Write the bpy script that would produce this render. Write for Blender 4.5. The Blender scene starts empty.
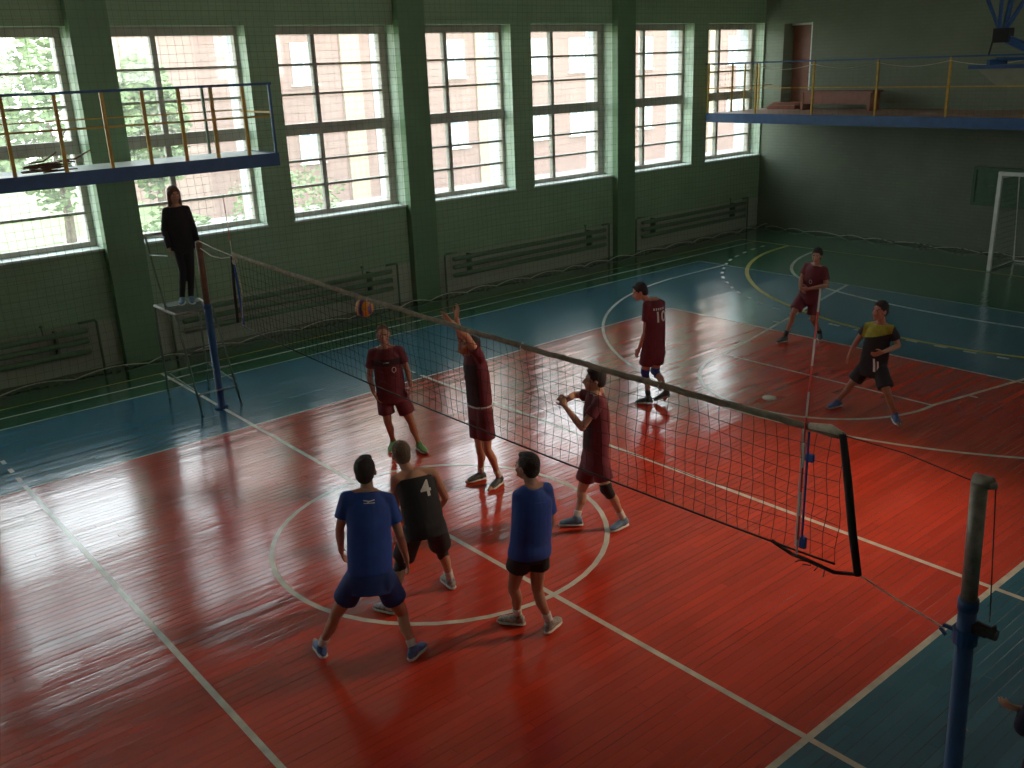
import bpy, bmesh, math, random
from mathutils import Vector, Matrix
from mathutils.bvhtree import BVHTree
random.seed(7)
S = bpy.context.scene
COL = S.collection
PI = math.pi
V = Vector

# ------------------------------------------------------------------ camera
def make_camera():
    yaw, pitch, roll, f = .877, -.326, -.038, 945.7
    cy, sy, cp, sp = math.cos(yaw), math.sin(yaw), math.cos(pitch), math.sin(pitch)
    fw = V((cy*cp, sy*cp, sp)); r0 = V((sy, -cy, 0)); u0 = r0.cross(fw)
    r = r0*math.cos(roll) + u0*math.sin(roll); u = -r0*math.sin(roll) + u0*math.cos(roll)
    cd = bpy.data.cameras.new('camera'); co = bpy.data.objects.new('camera', cd); COL.objects.link(co)
    m = Matrix((r, u, -fw)).transposed().to_4x4(); m.translation = V((-5.212, -12.051, 4.73))
    co.matrix_world = m
    cd.sensor_width = 36; cd.lens = f*36/1024; cd.clip_start = .05; cd.clip_end = 400
    S.camera = co
make_camera()

# ------------------------------------------------------------------ sky, light, exposure
W = bpy.data.worlds.new('sky'); S.world = W; W.use_nodes = True
nt = W.node_tree; nt.nodes.clear()
wo = nt.nodes.new('ShaderNodeOutputWorld'); bg = nt.nodes.new('ShaderNodeBackground')
tc = nt.nodes.new('ShaderNodeTexCoord'); sx = nt.nodes.new('ShaderNodeSeparateXYZ'); rp = nt.nodes.new('ShaderNodeValToRGB')
nt.links.new(tc.outputs['Generated'], sx.inputs[0]); nt.links.new(sx.outputs['Z'], rp.inputs[0])
rp.color_ramp.elements[0].position = 0.0; rp.color_ramp.elements[0].color = (1.0, .97, .95, 1)
rp.color_ramp.elements[1].position = .6; rp.color_ramp.elements[1].color = (.80, .90, 1.0, 1)
nt.links.new(rp.outputs[0], bg.inputs[0]); bg.inputs[1].default_value = 3.0
nt.links.new(bg.outputs[0], wo.inputs[0])
S.view_settings.view_transform = 'Standard'; S.view_settings.look = 'None'
S.view_settings.exposure = 1.5; S.view_settings.gamma = 1.0; S.view_settings.use_curve_mapping = False
try:
    S.cycles.use_denoising = True
    S.cycles.max_bounces = 8; S.cycles.diffuse_bounces = 5; S.cycles.transparent_max_bounces = 24
    S.cycles.caustics_reflective = False; S.cycles.caustics_refractive = False
except Exception:
    pass
# an added, unseen ceiling flood lamp for a warm pool on the court (its lamp body is built further down)
ADDED_FLOOD = V((8.5, -10.5, 6.55)); ADDED_FLOOD_AIM = V((2.0, -6.0, 0))
ld = bpy.data.lights.new('added_flood_beam', 'SPOT'); lo = bpy.data.objects.new('added_flood_beam', ld); COL.objects.link(lo)
lo.location = ADDED_FLOOD; lo.rotation_euler = (ADDED_FLOOD_AIM-ADDED_FLOOD).to_track_quat('-Z', 'Y').to_euler()
ld.energy = 930; ld.color = (1, .74, .52); ld.spot_size = math.radians(44); ld.spot_blend = 1.0; ld.shadow_soft_size = .25

# ------------------------------------------------------------------ materials
def nmat(name):
    m = bpy.data.materials.new(name); m.use_nodes = True
    return m, m.node_tree, m.node_tree.nodes['Principled BSDF']
def N(nt, t, **kw):
    n = nt.nodes.new(t)
    for k, v in kw.items(): setattr(n, k, v)
    return n
def mat(name, c, rough=.6, var=.12, scale=8, bump=0.0, metal=0.0, spec=.5, bscale=None, c2=None, sheen=0):
    m, nt, b = nmat(name)
    geo = N(nt, 'ShaderNodeTexCoord'); no = N(nt, 'ShaderNodeTexNoise'); no.inputs['Scale'].default_value = scale; no.inputs['Detail'].default_value = 4
    nt.links.new(geo.outputs['Object'], no.inputs['Vector'])
    r = N(nt, 'ShaderNodeValToRGB'); c = tuple(c[:3])
    a = c2 if c2 else tuple(x*(1-var) for x in c); bcol = c if c2 else tuple(min(1, x*(1+var)) for x in c)
    r.color_ramp.elements[0].position = .3; r.color_ramp.elements[1].position = .7
    r.color_ramp.elements[0].color = (*a, 1); r.color_ramp.elements[1].color = (*bcol, 1)
    nt.links.new(no.outputs['Fac'], r.inputs[0]); nt.links.new(r.outputs[0], b.inputs['Base Color'])
    b.inputs['Roughness'].default_value = rough; b.inputs['Metallic'].default_value = metal
    b.inputs['Specular IOR Level'].default_value = spec
    if bump:
        n2 = N(nt, 'ShaderNodeTexNoise'); n2.inputs['Scale'].default_value = bscale or scale*3
        nt.links.new(geo.outputs['Object'], n2.inputs['Vector'])
        bp = N(nt, 'ShaderNodeBump'); bp.inputs['Strength'].default_value = bump; bp.inputs['Distance'].default_value = .02
        nt.links.new(n2.outputs['Fac'], bp.inputs['Height']); nt.links.new(bp.outputs[0], b.inputs['Normal'])
    return m

def floor_mat(name, c, dark):
    """painted boards running along the hall (x): each board has its own tilt, joints and worn paint"""
    m, nt, b = nmat(name); L = nt.links
    g = N(nt, 'ShaderNodeNewGeometry'); sp = N(nt, 'ShaderNodeSeparateXYZ'); L.new(g.outputs['Position'], sp.inputs[0])
    def M(op, a, b_=None, c_=None):
        n = N(nt, 'ShaderNodeMath', operation=op)
        for i, v in enumerate((a, b_, c_)):
            if v is None: continue
            if isinstance(v, (int, float)): n.inputs[i].default_value = v
            else: L.new(v, n.inputs[i])
        return n.outputs[0]
    q = M('DIVIDE', sp.outputs['Y'], .085)
    fr = M('FRACT', q); idx = M('FLOOR', q)
    wn = N(nt, 'ShaderNodeTexWhiteNoise', noise_dimensions='1D'); L.new(idx, wn.inputs['W'])
    xs = M('ADD', sp.outputs['X'], M('MULTIPLY', wn.outputs['Value'], 37.))
    qx = M('DIVIDE', xs, 1.9); frx = M('FRACT', qx); ix = M('FLOOR', qx)
    wn2 = N(nt, 'ShaderNodeTexWhiteNoise', noise_dimensions='2D'); cb = N(nt, 'ShaderNodeCombineXYZ'); L.new(idx, cb.inputs[0]); L.new(ix, cb.inputs[1]); L.new(cb.outputs[0], wn2.inputs['Vector'])
    gap = M('LESS_THAN', M('ABSOLUTE', M('SUBTRACT', fr, .5)), .475)          # 1 on a board, 0 in the joint
    gx = M('GREATER_THAN', frx, .002)
    cvr = M('POWER', M('ABSOLUTE', M('MULTIPLY', M('SUBTRACT', fr, .5), 2.)), 4.)   # worn round edges of boards
    tilt = M('MULTIPLY', M('MULTIPLY', M('SUBTRACT', wn2.outputs['Value'], .5), fr), .0032)
    # long waves stretched along the boards
    cx = N(nt, 'ShaderNodeCombineXYZ'); L.new(M('MULTIPLY', sp.outputs['X'], .9), cx.inputs[0]); L.new(M('MULTIPLY', sp.outputs['Y'], 9.), cx.inputs[1])
    nz = N(nt, 'ShaderNodeTexNoise'); nz.inputs['Scale'].default_value = 2.2; nz.inputs['Detail'].default_value = 5; nz.inputs['Roughness'].default_value = .62; L.new(cx.outputs[0], nz.inputs['Vector'])
    cx2 = N(nt, 'ShaderNodeCombineXYZ'); L.new(M('MULTIPLY', sp.outputs['X'], 3.2), cx2.inputs[0]); L.new(M('MULTIPLY', sp.outputs['Y'], 11.), cx2.inputs[1])
    nz2 = N(nt, 'ShaderNodeTexNoise'); nz2.inputs['Scale'].default_value = 1.6; nz2.inputs['Detail'].default_value = 4; L.new(cx2.outputs[0], nz2.inputs['Vector'])
    h = M('ADD', M('ADD', M('ADD', M('MULTIPLY', nz.outputs['Fac'], .0020), M('MULTIPLY', nz2.outputs['Fac'], .0018)), tilt), M('MULTIPLY', cvr, -.0003))
    h = M('ADD', h, M('MULTIPLY', gap, .0020))
    bp = N(nt, 'ShaderNodeBump'); bp.inputs['Strength'].default_value = .75; bp.inputs['Distance'].default_value = 1.0
    L.new(h, bp.inputs['Height']); L.new(bp.outputs[0], b.inputs['Normal'])
    # paint colour: patchy wear, darker joints
    n2 = N(nt, 'ShaderNodeTexNoise'); n2.inputs['Scale'].default_value = .8; n2.inputs['Detail'].default_value = 7; n2.inputs['Roughness'].default_value = .6
    L.new(g.outputs['Position'], n2.inputs['Vector'])
    r = N(nt, 'ShaderNodeValToRGB'); r.color_ramp.elements[0].position = .35; r.color_ramp.elements[1].position = .65
    r.color_ramp.elements[0].color = (*[x*.82 for x in c], 1); r.color_ramp.elements[1].color = (*c, 1); L.new(n2.outputs['Fac'], r.inputs[0])
    hs = N(nt, 'ShaderNodeHueSaturation'); L.new(r.outputs[0], hs.inputs['Color']); L.new(M('ADD', M('MULTIPLY', wn2.outputs['Value'], .26), .87), hs.inputs['Value'])
    mx = N(nt, 'ShaderNodeMix', data_type='RGBA'); msk = N(nt, 'ShaderNodeTexNoise'); msk.inputs['Scale'].default_value = .55; msk.inputs['Detail'].default_value = 6; L.new(cx.outputs[0], msk.inputs['Vector'])
    mk = N(nt, 'ShaderNodeMapRange'); mk.inputs[1].default_value = .40; mk.inputs[2].default_value = .66; mk.inputs[3].default_value = .12; L.new(msk.outputs['Fac'], mk.inputs[0])
    joint = M('SUBTRACT', 1., M('MULTIPLY', gap, gx)); L.new(M('SUBTRACT', 1., M('MULTIPLY', joint, mk.outputs[0])), mx.inputs[0])
    mx.inputs[6].default_value = (*dark, 1); L.new(hs.outputs[0], mx.inputs[7])
    n3 = N(nt, 'ShaderNodeTexNoise'); n3.inputs['Scale'].default_value = 1.7; n3.inputs['Detail'].default_value = 8; n3.inputs['Roughness'].default_value = .7; L.new(cx.outputs[0], n3.inputs['Vector'])
    wr = N(nt, 'ShaderNodeValToRGB'); wr.color_ramp.elements[0].position = .66; wr.color_ramp.elements[1].position = .74
    wr.color_ramp.elements[0].color = (0, 0, 0, 1); wr.color_ramp.elements[1].color = (.55, .55, .55, 1); L.new(n3.outputs['Fac'], wr.inputs[0])
    m2 = N(nt, 'ShaderNodeMix', data_type='RGBA'); L.new(wr.outputs[0], m2.inputs[0]); L.new(mx.outputs[2], m2.inputs[6]); m2.inputs[7].default_value = (*dark, 1)
    L.new(m2.outputs[2], b.inputs['Base Color'])
    L.new(M('ADD', M('MULTIPLY', n3.outputs['Fac'], .18), .09), b.inputs['Roughness'])
    b.inputs['Coat Weight'].default_value = 1.0; b.inputs['Coat Roughness'].default_value = .11; L.new(bp.outputs[0], b.inputs['Coat Normal'])
    b.inputs['Specular IOR Level'].default_value = .5
    return m

def brick_mat(name, c, mortar, bw, bh, rough, bump, axis='XZ', var=.08, low=None, ms=.012):
    m, nt, b = nmat(name); L = nt.links
    g = N(nt, 'ShaderNodeNewGeometry'); sp = N(nt, 'ShaderNodeSeparateXYZ'); L.new(g.outputs['Position'], sp.inputs[0])
    cb = N(nt, 'ShaderNodeCombineXYZ')
    ad = N(nt, 'ShaderNodeMath', operation='ADD'); L.new(sp.outputs['X'], ad.inputs[0]); L.new(sp.outputs['Y'], ad.inputs[1])
    L.new(ad.outputs[0] if axis == 'XZ' else sp.outputs['Y'], cb.inputs[0]); L.new(sp.outputs['Z'], cb.inputs[1])
    br = N(nt, 'ShaderNodeTexBrick'); br.inputs['Scale'].default_value = 1; br.inputs['Brick Width'].default_value = bw; br.inputs['Row Height'].default_value = bh
    br.inputs['Mortar Size'].default_value = ms; br.inputs['Mortar Smooth'].default_value = .3
    br.inputs['Color1'].default_value = (*[x*(1-var) for x in c], 1); br.inputs['Color2'].default_value = (*[min(1, x*(1+var)) for x in c], 1); br.inputs['Mortar'].default_value = (*mortar, 1)
    L.new(cb.outputs[0], br.inputs['Vector'])
    col = br.outputs['Color']
    n2 = N(nt, 'ShaderNodeTexNoise'); n2.inputs['Scale'].default_value = 1.3; n2.inputs['Detail'].default_value = 6; L.new(g.outputs['Position'], n2.inputs['Vector'])
    mx = N(nt, 'ShaderNodeMix', data_type='RGBA', blend_type='MULTIPLY'); mx.inputs[0].default_value = .35
    L.new(col, mx.inputs[6]); L.new(n2.outputs['Fac'], mx.inputs[7]); col = mx.outputs[2]
    if low:   # an unpainted, greyer dado low on the wall
        mr = N(nt, 'ShaderNodeMapRange'); mr.inputs[1].default_value = .78; mr.inputs[2].default_value = .84; L.new(sp.outputs['Z'], mr.inputs[0])
        m2 = N(nt, 'ShaderNodeMix', data_type='RGBA'); L.new(mr.outputs[0], m2.inputs[0]); m2.inputs[6].default_value = (*low, 1); L.new(col, m2.inputs[7]); col = m2.outputs[2]
    L.new(col, b.inputs['Base Color']); b.inputs['Roughness'].default_value = rough
    bp = N(nt, 'ShaderNodeBump'); bp.inputs['Strength'].default_value = bump; bp.inputs['Distance'].default_value = .01
    inv = N(nt, 'ShaderNodeMath', operation='SUBTRACT'); inv.inputs[0].default_value = 1; L.new(br.outputs['Fac'], inv.inputs[1])
    L.new(inv.outputs[0], bp.inputs['Height']); L.new(bp.outputs[0], b.inputs['Normal'])
    return m

def glass_mat():
    m = bpy.data.materials.new('window_glass'); m.use_nodes = True; nt = m.node_tree; nt.nodes.clear()
    o = N(nt, 'ShaderNodeOutputMaterial'); t = N(nt, 'ShaderNodeBsdfTransparent'); g = N(nt, 'ShaderNodeBsdfGlossy'); mx = N(nt, 'ShaderNodeMixShader')
    t.inputs[0].default_value = (.93, .96, .95, 1); g.inputs['Roughness'].default_value = .03; mx.inputs[0].default_value = .06
    nt.links.new(t.outputs[0], mx.inputs[1]); nt.links.new(g.outputs[0], mx.inputs[2]); # translucent share puts a pale flare haze into the panes
    tl_ = N(nt, 'ShaderNodeBsdfTranslucent'); tl_.inputs[0].default_value = (.85, .85, .82, 1); m2 = N(nt, 'ShaderNodeMixShader'); m2.inputs[0].default_value = .045
    nt.links.new(mx.outputs[0], m2.inputs[1]); nt.links.new(tl_.outputs[0], m2.inputs[2]); nt.links.new(m2.outputs[0], o.inputs[0])
    return m

M_RED = floor_mat('red_floor_paint', (.56, .048, .020), (.03, .006, .005))
M_BLUE = floor_mat('blue_floor_paint', (.035, .16, .24), (.008, .02, .03))
M_GREEN = floor_mat('green_floor_paint', (.020, .115, .055), (.004, .02, .01))
M_LINE_W = mat('white_line_paint', (.56, .53, .43), .35, .25, 6)
M_LINE_Y = mat('yellow_line_paint', (.50, .40, .06), .35, .2, 6)
M_LINE_T = mat('thin_worn_line_paint', (.36, .42, .30), .35, .25, 6)
for m_ in (M_LINE_W, M_LINE_Y, M_LINE_T):       # the lines lie under the same varnish as the boards
    b_ = m_.node_tree.nodes['Principled BSDF']; b_.inputs['Coat Weight'].default_value = 1.0; b_.inputs['Coat Roughness'].default_value = .14
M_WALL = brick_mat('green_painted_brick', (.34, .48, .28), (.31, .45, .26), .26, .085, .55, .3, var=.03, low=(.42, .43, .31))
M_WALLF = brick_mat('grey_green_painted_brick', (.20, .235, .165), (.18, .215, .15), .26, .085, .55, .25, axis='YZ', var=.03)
M_COL = mat('green_column_paint', (.15, .26, .13), .5, .08, 2, .2, bscale=30)
M_REVEAL = mat('pale_green_reveal_paint', (.50, .62, .48), .6, .15, 3, .3, bscale=20)
M_SILL = mat('white_sill_paint', (.75, .80, .76), .45)
M_FRAME = mat('weathered_window_wood', (.42, .38, .32), .6, .15, 6)
M_GLASS = glass_mat()
M_CEIL = mat('ceiling_plaster', (.78, .78, .72), .8)
M_PIPE = mat('green_pipe_paint', (.13, .21, .11), .45, .12, 10)
M_PLAST = mat('pale_outer_plaster', (.62, .66, .70), .8)
M_BLUEMET = mat('blue_metal_paint', (.016, .070, .20), .4, .15, 6)
M_YELMET = mat('yellow_metal_paint', (.52, .30, .03), .45, .15, 10)
M_GREENMET = mat('greygreen_metal_paint', (.13, .19, .13), .5, .15, 10)
M_PLATE = mat('dull_green_plate', (.09, .13, .09), .85, .2, 10)
M_STEEL = mat('bare_steel', (.26, .24, .20), .5, .25, 20, metal=.5)
M_WOOD = mat('brown_post_wood', (.16, .075, .04), .5, .2, 12)
M_BROWN = mat('red_brown_varnished_board', (.30, .11, .07), .4, .15, 5)
M_DECKW = mat('pinkish_deck_boards', (.42, .25, .20), .5, .15, 4)
M_BLACK = mat('black_cord', (.012, .012, .012), .8)
M_NET = mat('grey_safety_cord', (.13, .15, .11), .8)
M_TAPE = mat('weathered_canvas_tape', (.20, .17, .11), .8, .3, 14, .5)
M_ROPE = mat('pale_rope', (.55, .52, .40), .8, .2, 30)
M_WHITE = mat('white_paint', (.70, .70, .64), .45, .1, 6)

# ------------------------------------------------------------------ mesh helpers
def link(name, bm, m, parent=None, smooth=False, bevel=0):
    me = bpy.data.meshes.new(name)
    if bevel: bmesh.ops.bevel(bm, geom=bm.edges[:], offset=bevel, segments=2, affect='EDGES', clamp_overlap=True)
    bmesh.ops.recalc_face_normals(bm, faces=bm.faces[:])
    bm.to_mesh(me); bm.free()
    for x in (m if isinstance(m, (list, tuple)) else [m]): me.materials.append(x)
    if smooth:
        for p in me.polygons: p.use_smooth = True
    o = bpy.data.objects.new(name, me); COL.objects.link(o)
    if parent: o.parent = parent
    return o
def new(): return bmesh.new()
def box(bm, x0, x1, y0, y1, z0, z1, mi=0):
    vs = [bm.verts.new((x, y, z)) for x in (x0, x1) for y in (y0, y1) for z in (z0, z1)]
    for f in ((0, 1, 3, 2), (4, 6, 7, 5), (0, 4, 5, 1), (2, 3, 7, 6), (0, 2, 6, 4), (1, 5, 7, 3)):
        bm.faces.new([vs[i] for i in f]).material_index = mi
def basis(d):
    d = V(d).normalized(); a = V((0, 0, 1)) if abs(d.z) < .95 else V((1, 0, 0))
    u = a.cross(d).normalized(); return u, d.cross(u)
def tube(bm, pts, r, seg=8, caps=True):
    pts = [V(p) for p in pts]; rings = []
    for i, p in enumerate(pts):
        d = (pts[min(i+1, len(pts)-1)]-pts[max(i-1, 0)]); u, v = basis(d)
        rr = r[i] if isinstance(r, (list, tuple)) else r
        rings.append([bm.verts.new(p+u*math.cos(2*PI*k/seg)*rr+v*math.sin(2*PI*k/seg)*rr) for k in range(seg)])
    for a, b in zip(rings, rings[1:]):
        for k in range(seg): bm.faces.new((a[k], a[(k+1) % seg], b[(k+1) % seg], b[k]))
    if caps: bm.faces.new(rings[0][::-1]); bm.faces.new(rings[-1])
def lathe(bm, prof, c=(0, 0, 0), seg=20):
    rings = [[bm.verts.new((c[0]+r*math.cos(2*PI*k/seg), c[1]+r*math.sin(2*PI*k/seg), c[2]+z)) for k in range(seg)] for r, z in prof]
    for a, b in zip(rings, rings[1:]):
        for k in range(seg): bm.faces.new((a[k], a[(k+1) % seg], b[(k+1) % seg], b[k]))
    bm.faces.new(rings[0][::-1]); bm.faces.new(rings[-1])
def loft(bm, rings, seg=18):
    """rings: (centre, u, v) ellipses with full half-axis vectors"""
    rs = [[bm.verts.new(V(c)+V(u)*math.cos(2*PI*k/seg)+V(v)*math.sin(2*PI*k/seg)) for k in range(seg)] for c, u, v in rings]
    for a, b in zip(rs, rs[1:]):
        for k in range(seg): bm.faces.new((a[k], a[(k+1) % seg], b[(k+1) % seg], b[k]))
    bm.faces.new(rs[0][::-1]); bm.faces.new(rs[-1])
def empty(name, loc=(0, 0, 0), rz=0):
    o = bpy.data.objects.new(name, None); COL.objects.link(o); o.location = loc; o.rotation_euler = (0, 0, rz); o.empty_display_size = .2
    return o
def tag(o, label, cat=None, group=None, kind=None):
    o['label'] = label
    if cat: o['category'] = cat
    if group: o['group'] = group
    if kind: o['kind'] = kind
    return o
def struct(o, label): o['label'] = label; o['kind'] = 'structure'; return o

# ------------------------------------------------------------------ the hall
XL, XR, YN, YW = -18.0, 18.2, -14.6, 4.58      # far-left end, far end wall, near side wall, window wall (inner face)
ZC = 7.0
bm = new()
xs = [XL, -13, -9, 9, 13, XR+.2]; ys = [YN-.2, -11.5, -9, 0, 2.5, YW+.3]
vg = [[bm.verts.new((x, y, 0)) for y in ys] for x in xs]
for i in range(5):
    for j in range(5):
        f = bm.faces.new((vg[i][j], vg[i+1][j], vg[i+1][j+1], vg[i][j+1]))
        f.material_index = 0 if (i == 2 and j == 2) else (1 if (1 <= i <= 3 and 1 <= j <= 3) else 2)
struct(link('floor', bm, [M_RED, M_BLUE, M_GREEN]), 'glossy painted board sports floor, red court inside blue and green borders')

def seg_strip(bm, pts, w, z=.0015, closed=False):
    pts = [V((*p, 0)) for p in pts]; n = len(pts); prev = None; first = None
    for i in range(n):
        a = pts[(i-1) % n] if (closed or i > 0) else pts[i]; b = pts[(i+1) % n] if (closed or i < n-1) else pts[i]
        d = (b-a).normalized(); q = V((-d.y, d.x, 0))*w/2
        cur = [bm.verts.new((pts[i]+q)+V((0, 0, z))), bm.verts.new((pts[i]-q)+V((0, 0, z)))]
        if prev: bm.faces.new((prev[0], prev[1], cur[1], cur[0]))
        else: first = cur
        prev = cur
    if closed: bm.faces.new((prev[0], prev[1], first[1], first[0]))
def arc(cx, cy, r, a0, a1, n=48): return [(cx+r*math.cos(math.radians(a0+(a1-a0)*i/n)), cy+r*math.sin(math.radians(a0+(a1-a0)*i/n))) for i in range(n+1)]
CY = -4.5
def mirrored(pts, s, it=2):
    pts = [(s*x, y) for x, y in pts]+[(s*x, 2*CY-y) for x, y in reversed(pts)]
    for _ in range(it):
        q = [pts[0]]
        for a, b in zip(pts, pts[1:]): q += [(a[0]*.75+b[0]*.25, a[1]*.75+b[1]*.25), (a[0]*.25+b[0]*.75, a[1]*.25+b[1]*.75)]
        pts = q+[pts[-1]]
    return pts
bm = new()
seg_strip(bm, [(-9, -9), (9, -9)], .055); seg_strip(bm, [(-9, 0), (9, 0)], .04, .0013); seg_strip(bm, [(9, -9), (9, 0)], .045, .0017); seg_strip(bm, [(-9, -9), (-9, 0)], .045, .0017)
seg_strip(bm, [(0, -11.5), (0, 3.45)], .055, .0021)
for sx_ in (-1, 1):
    seg_strip(bm, [(3*sx_, -9.30), (3*sx_, .12)], .055, .0021)
    for k in range(4): seg_strip(bm, [(3*sx_, .30+k*.38), (3*sx_, .46+k*.38)], .055, .0021)
struct(link('volleyball_court_lines', bm, M_LINE_W), 'white painted outline, centre line and attack lines of the red court')
bm = new()
seg_strip(bm, arc(0, CY, 1.78, 0, 360)[:-1], .055, .0027, closed=True)
for s in (-1, 1):
    seg_strip(bm, [(s*13, 1.75)]+[(s*(11.42-(x)), y) for x, y in [(6.25*math.cos(math.radians(a)), CY+6.25*math.sin(math.radians(a))) for a in range(90, -91, -3)]]+[(s*13, -10.75)], .055, .0027)
    seg_strip(bm, [(s*13, CY+3), (s*7.2, CY+1.8)], .055, .0029); seg_strip(bm, [(s*13, CY-3), (s*7.2, CY-1.8)], .055, .0029)
    seg_strip(bm, [(s*7.2, CY+1.8), (s*7.2, CY-1.8)], .045, .0031)
    seg_strip(bm, [(s*(7.2-1.8*math.cos(math.radians(a))), CY+1.8*math.sin(math.radians(a))) for a in range(-90, 91, 5)], .055, .0033)
    for t in (.18, .45, .72):
        for q in (-1, 1):
            xx = s*(13-5.8*t-.9); yy = CY+q*(3-1.2*(t+.15)); seg_strip(bm, [(xx, yy), (xx, yy+q*.14)], .05, .0035)
struct(link('basketball_court_lines', bm, M_LINE_W), 'white painted centre circle, three point curve and key of the basketball court')
bm = new()
for s in (-1, 1): seg_strip(bm, [(s*13, -11.5), (s*13, 2.5)], .035, .0023)
seg_strip(bm, [(-13, 2.5), (13, 2.5)], .04, .0025); seg_strip(bm, [(-13, -11.5), (13, -11.5)], .04, .0025)
struct(link('blue_border_lines', bm, M_LINE_T), 'thin pale line around the blue border')
bm = new()
for s in (-1, 1):
    pts = [(s*x, y) for x, y in ((16, 1.1), (15.2, 1.0), (14.4, .75), (13.6, .33), (12.95, -.27), (12.5, -1.1), (12.2, -2.1), (12.0, -3.2), (11.92, -4.5), (12.0, -5.8), (12.2, -6.9), (12.5, -7.9), (12.95, -8.73), (13.6, -9.33), (14.4, -9.75), (16, -10.1))]
    # smooth the hand-laid curve
    for _ in range(2):
        q = [pts[0]]
        for a, b in zip(pts, pts[1:]): q += [(a[0]*.75+b[0]*.25, a[1]*.75+b[1]*.25), (a[0]*.25+b[0]*.75, a[1]*.25+b[1]*.75)]
        pts = q+[pts[-1]]
    seg_strip(bm, pts, .075, .0037)
    c = mirrored([(15.6, 2.47), (14.93, 2.39), (14.28, 2.25), (13.44, 1.98), (12.63, 1.49), (12.08, 1.12), (11.83, .87), (11.34, .34), (10.91, -.23), (10.59, -.84), (10.33, -1.48), (10.14, -2.18), (10.01, -2.87), (9.95, -3.6)], s)
    run = 0.0; on = []
    fine = []
    for a, b in zip(c, c[1:]):
        n_ = max(1, int(math.dist(a, b)/.04)); fine += [(a[0]+(b[0]-a[0])*q/n_, a[1]+(b[1]-a[1])*q/n_) for q in range(n_)]
    for a, b in zip(fine, fine[1:]):
        run += math.dist(a, b)
        if run % .50 < .25: on.append(a)
        elif len(on) > 1: seg_strip(bm, on, .07, .0039); on = []
        else: on = []
seg_strip(bm, [(-16, 3.02), (16, 3.02)], .05, .0023)
struct(link('goal_area_lines', bm, M_LINE_W), 'white curved goal area line, dashed throw line and white side line on green')
bm = new()
for s in (-1, 1):
    seg_strip(bm, mirrored([(16, 2.0), (14.92, 1.93), (13.68, 1.5), (12.56, .82), (11.54, -.18), (10.89, -1.14), (10.55, -1.9), (10.28, -2.6), (10.08, -3.4), (10.02, -4.1)], s), .09, .0041)
    seg_strip(bm, [(s*16, -12.4), (s*16, 3.45)], .05, .0043)
seg_strip(bm, [(-16, 3.45), (16, 3.45)], .04, .0043); seg_strip(bm, [(-16, -12.4), (16, -12.4)], .04, .0043)
struct(link('handball_court_lines', bm, M_LINE_Y), 'yellow painted goal curve and outer boundary lines')

bm = new(); box(bm, XL, XR+.3, YN-.3, 5.5, ZC, ZC+.2); struct(link('ceiling', bm, M_CEIL), 'high plain ceiling above the court')

# window wall with openings
BAYS = [-18.55, -12.45, -6.35, -.24, 5.93, 12.12]          # left faces of the columns
COLS = [(x, x+.63) for x in BAYS]
WINS = []                                                   # openings (x0, x1)
for x in BAYS:
    e = x+.63+5.55 if x < 12 else 18.15
    WINS.append((x+.631, x+3.02, x+.70, x+3.02))
    nx = BAYS[BAYS.index(x)+1] if x < 12 else 0
    WINS.append((x+3.61, nx-.001, x+3.74, x+6.08) if x < 12 else (15.73, 18.15, 15.85, 18.1))
WINS = [w for w in WINS if w[0] > -18]
Z0, Z1 = 2.03, 5.55
YF = 4.90                                                   # plane of window frames
bm = new()
X0 = XL; 
box(bm, XL, XR, YW, 5.45, -.1, Z0-.02)
box(bm, XL, XR, YW, 5.45, Z1, ZC)
prev = XL
for a, b, _, _ in WINS:
    if a > prev: box(bm, prev, a, YW, 5.45, Z0-.02, Z1)
    prev = b
if prev < XR: box(bm, prev, XR, YW, 5.45, Z0-.02, Z1)
for f in bm.faces:
    c = f.calc_center_median(); n = f.normal
    f.normal_update()
    if abs(f.normal.x) > .9 and Z0 < c.z < Z1: f.material_index = 1
    if c.y > 5.40: f.material_index = 2
struct(link('wall_left', bm, [M_WALL, M_REVEAL, M_PLAST]), 'long green painted brick wall with tall windows')
# outer half of each jamb is pale plaster
k = 0
for i, (a, b) in enumerate(COLS):
    if a < -14: continue
    bm = new(); box(bm, a, b, 4.40, YW+.02, 0, ZC); box(bm, a+.003, b-.003, YW+.02, 4.86, 0, ZC)
    for f in bm.faces:
        c = f.calc_center_median(); f.normal_update()
        if f.normal.x < -.9 and c.y > YW: f.material_index = 1
    k += 1; struct(link('trim_%d' % k, bm, [M_COL, M_REVEAL], bevel=0), 'green painted concrete column between tall windows, %s' % ('left of the view' if a < -3 else 'leftmost, behind the gallery' if a < 1 else 'middle one in view' if a < 8 else 'nearest the far corner'))

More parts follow.
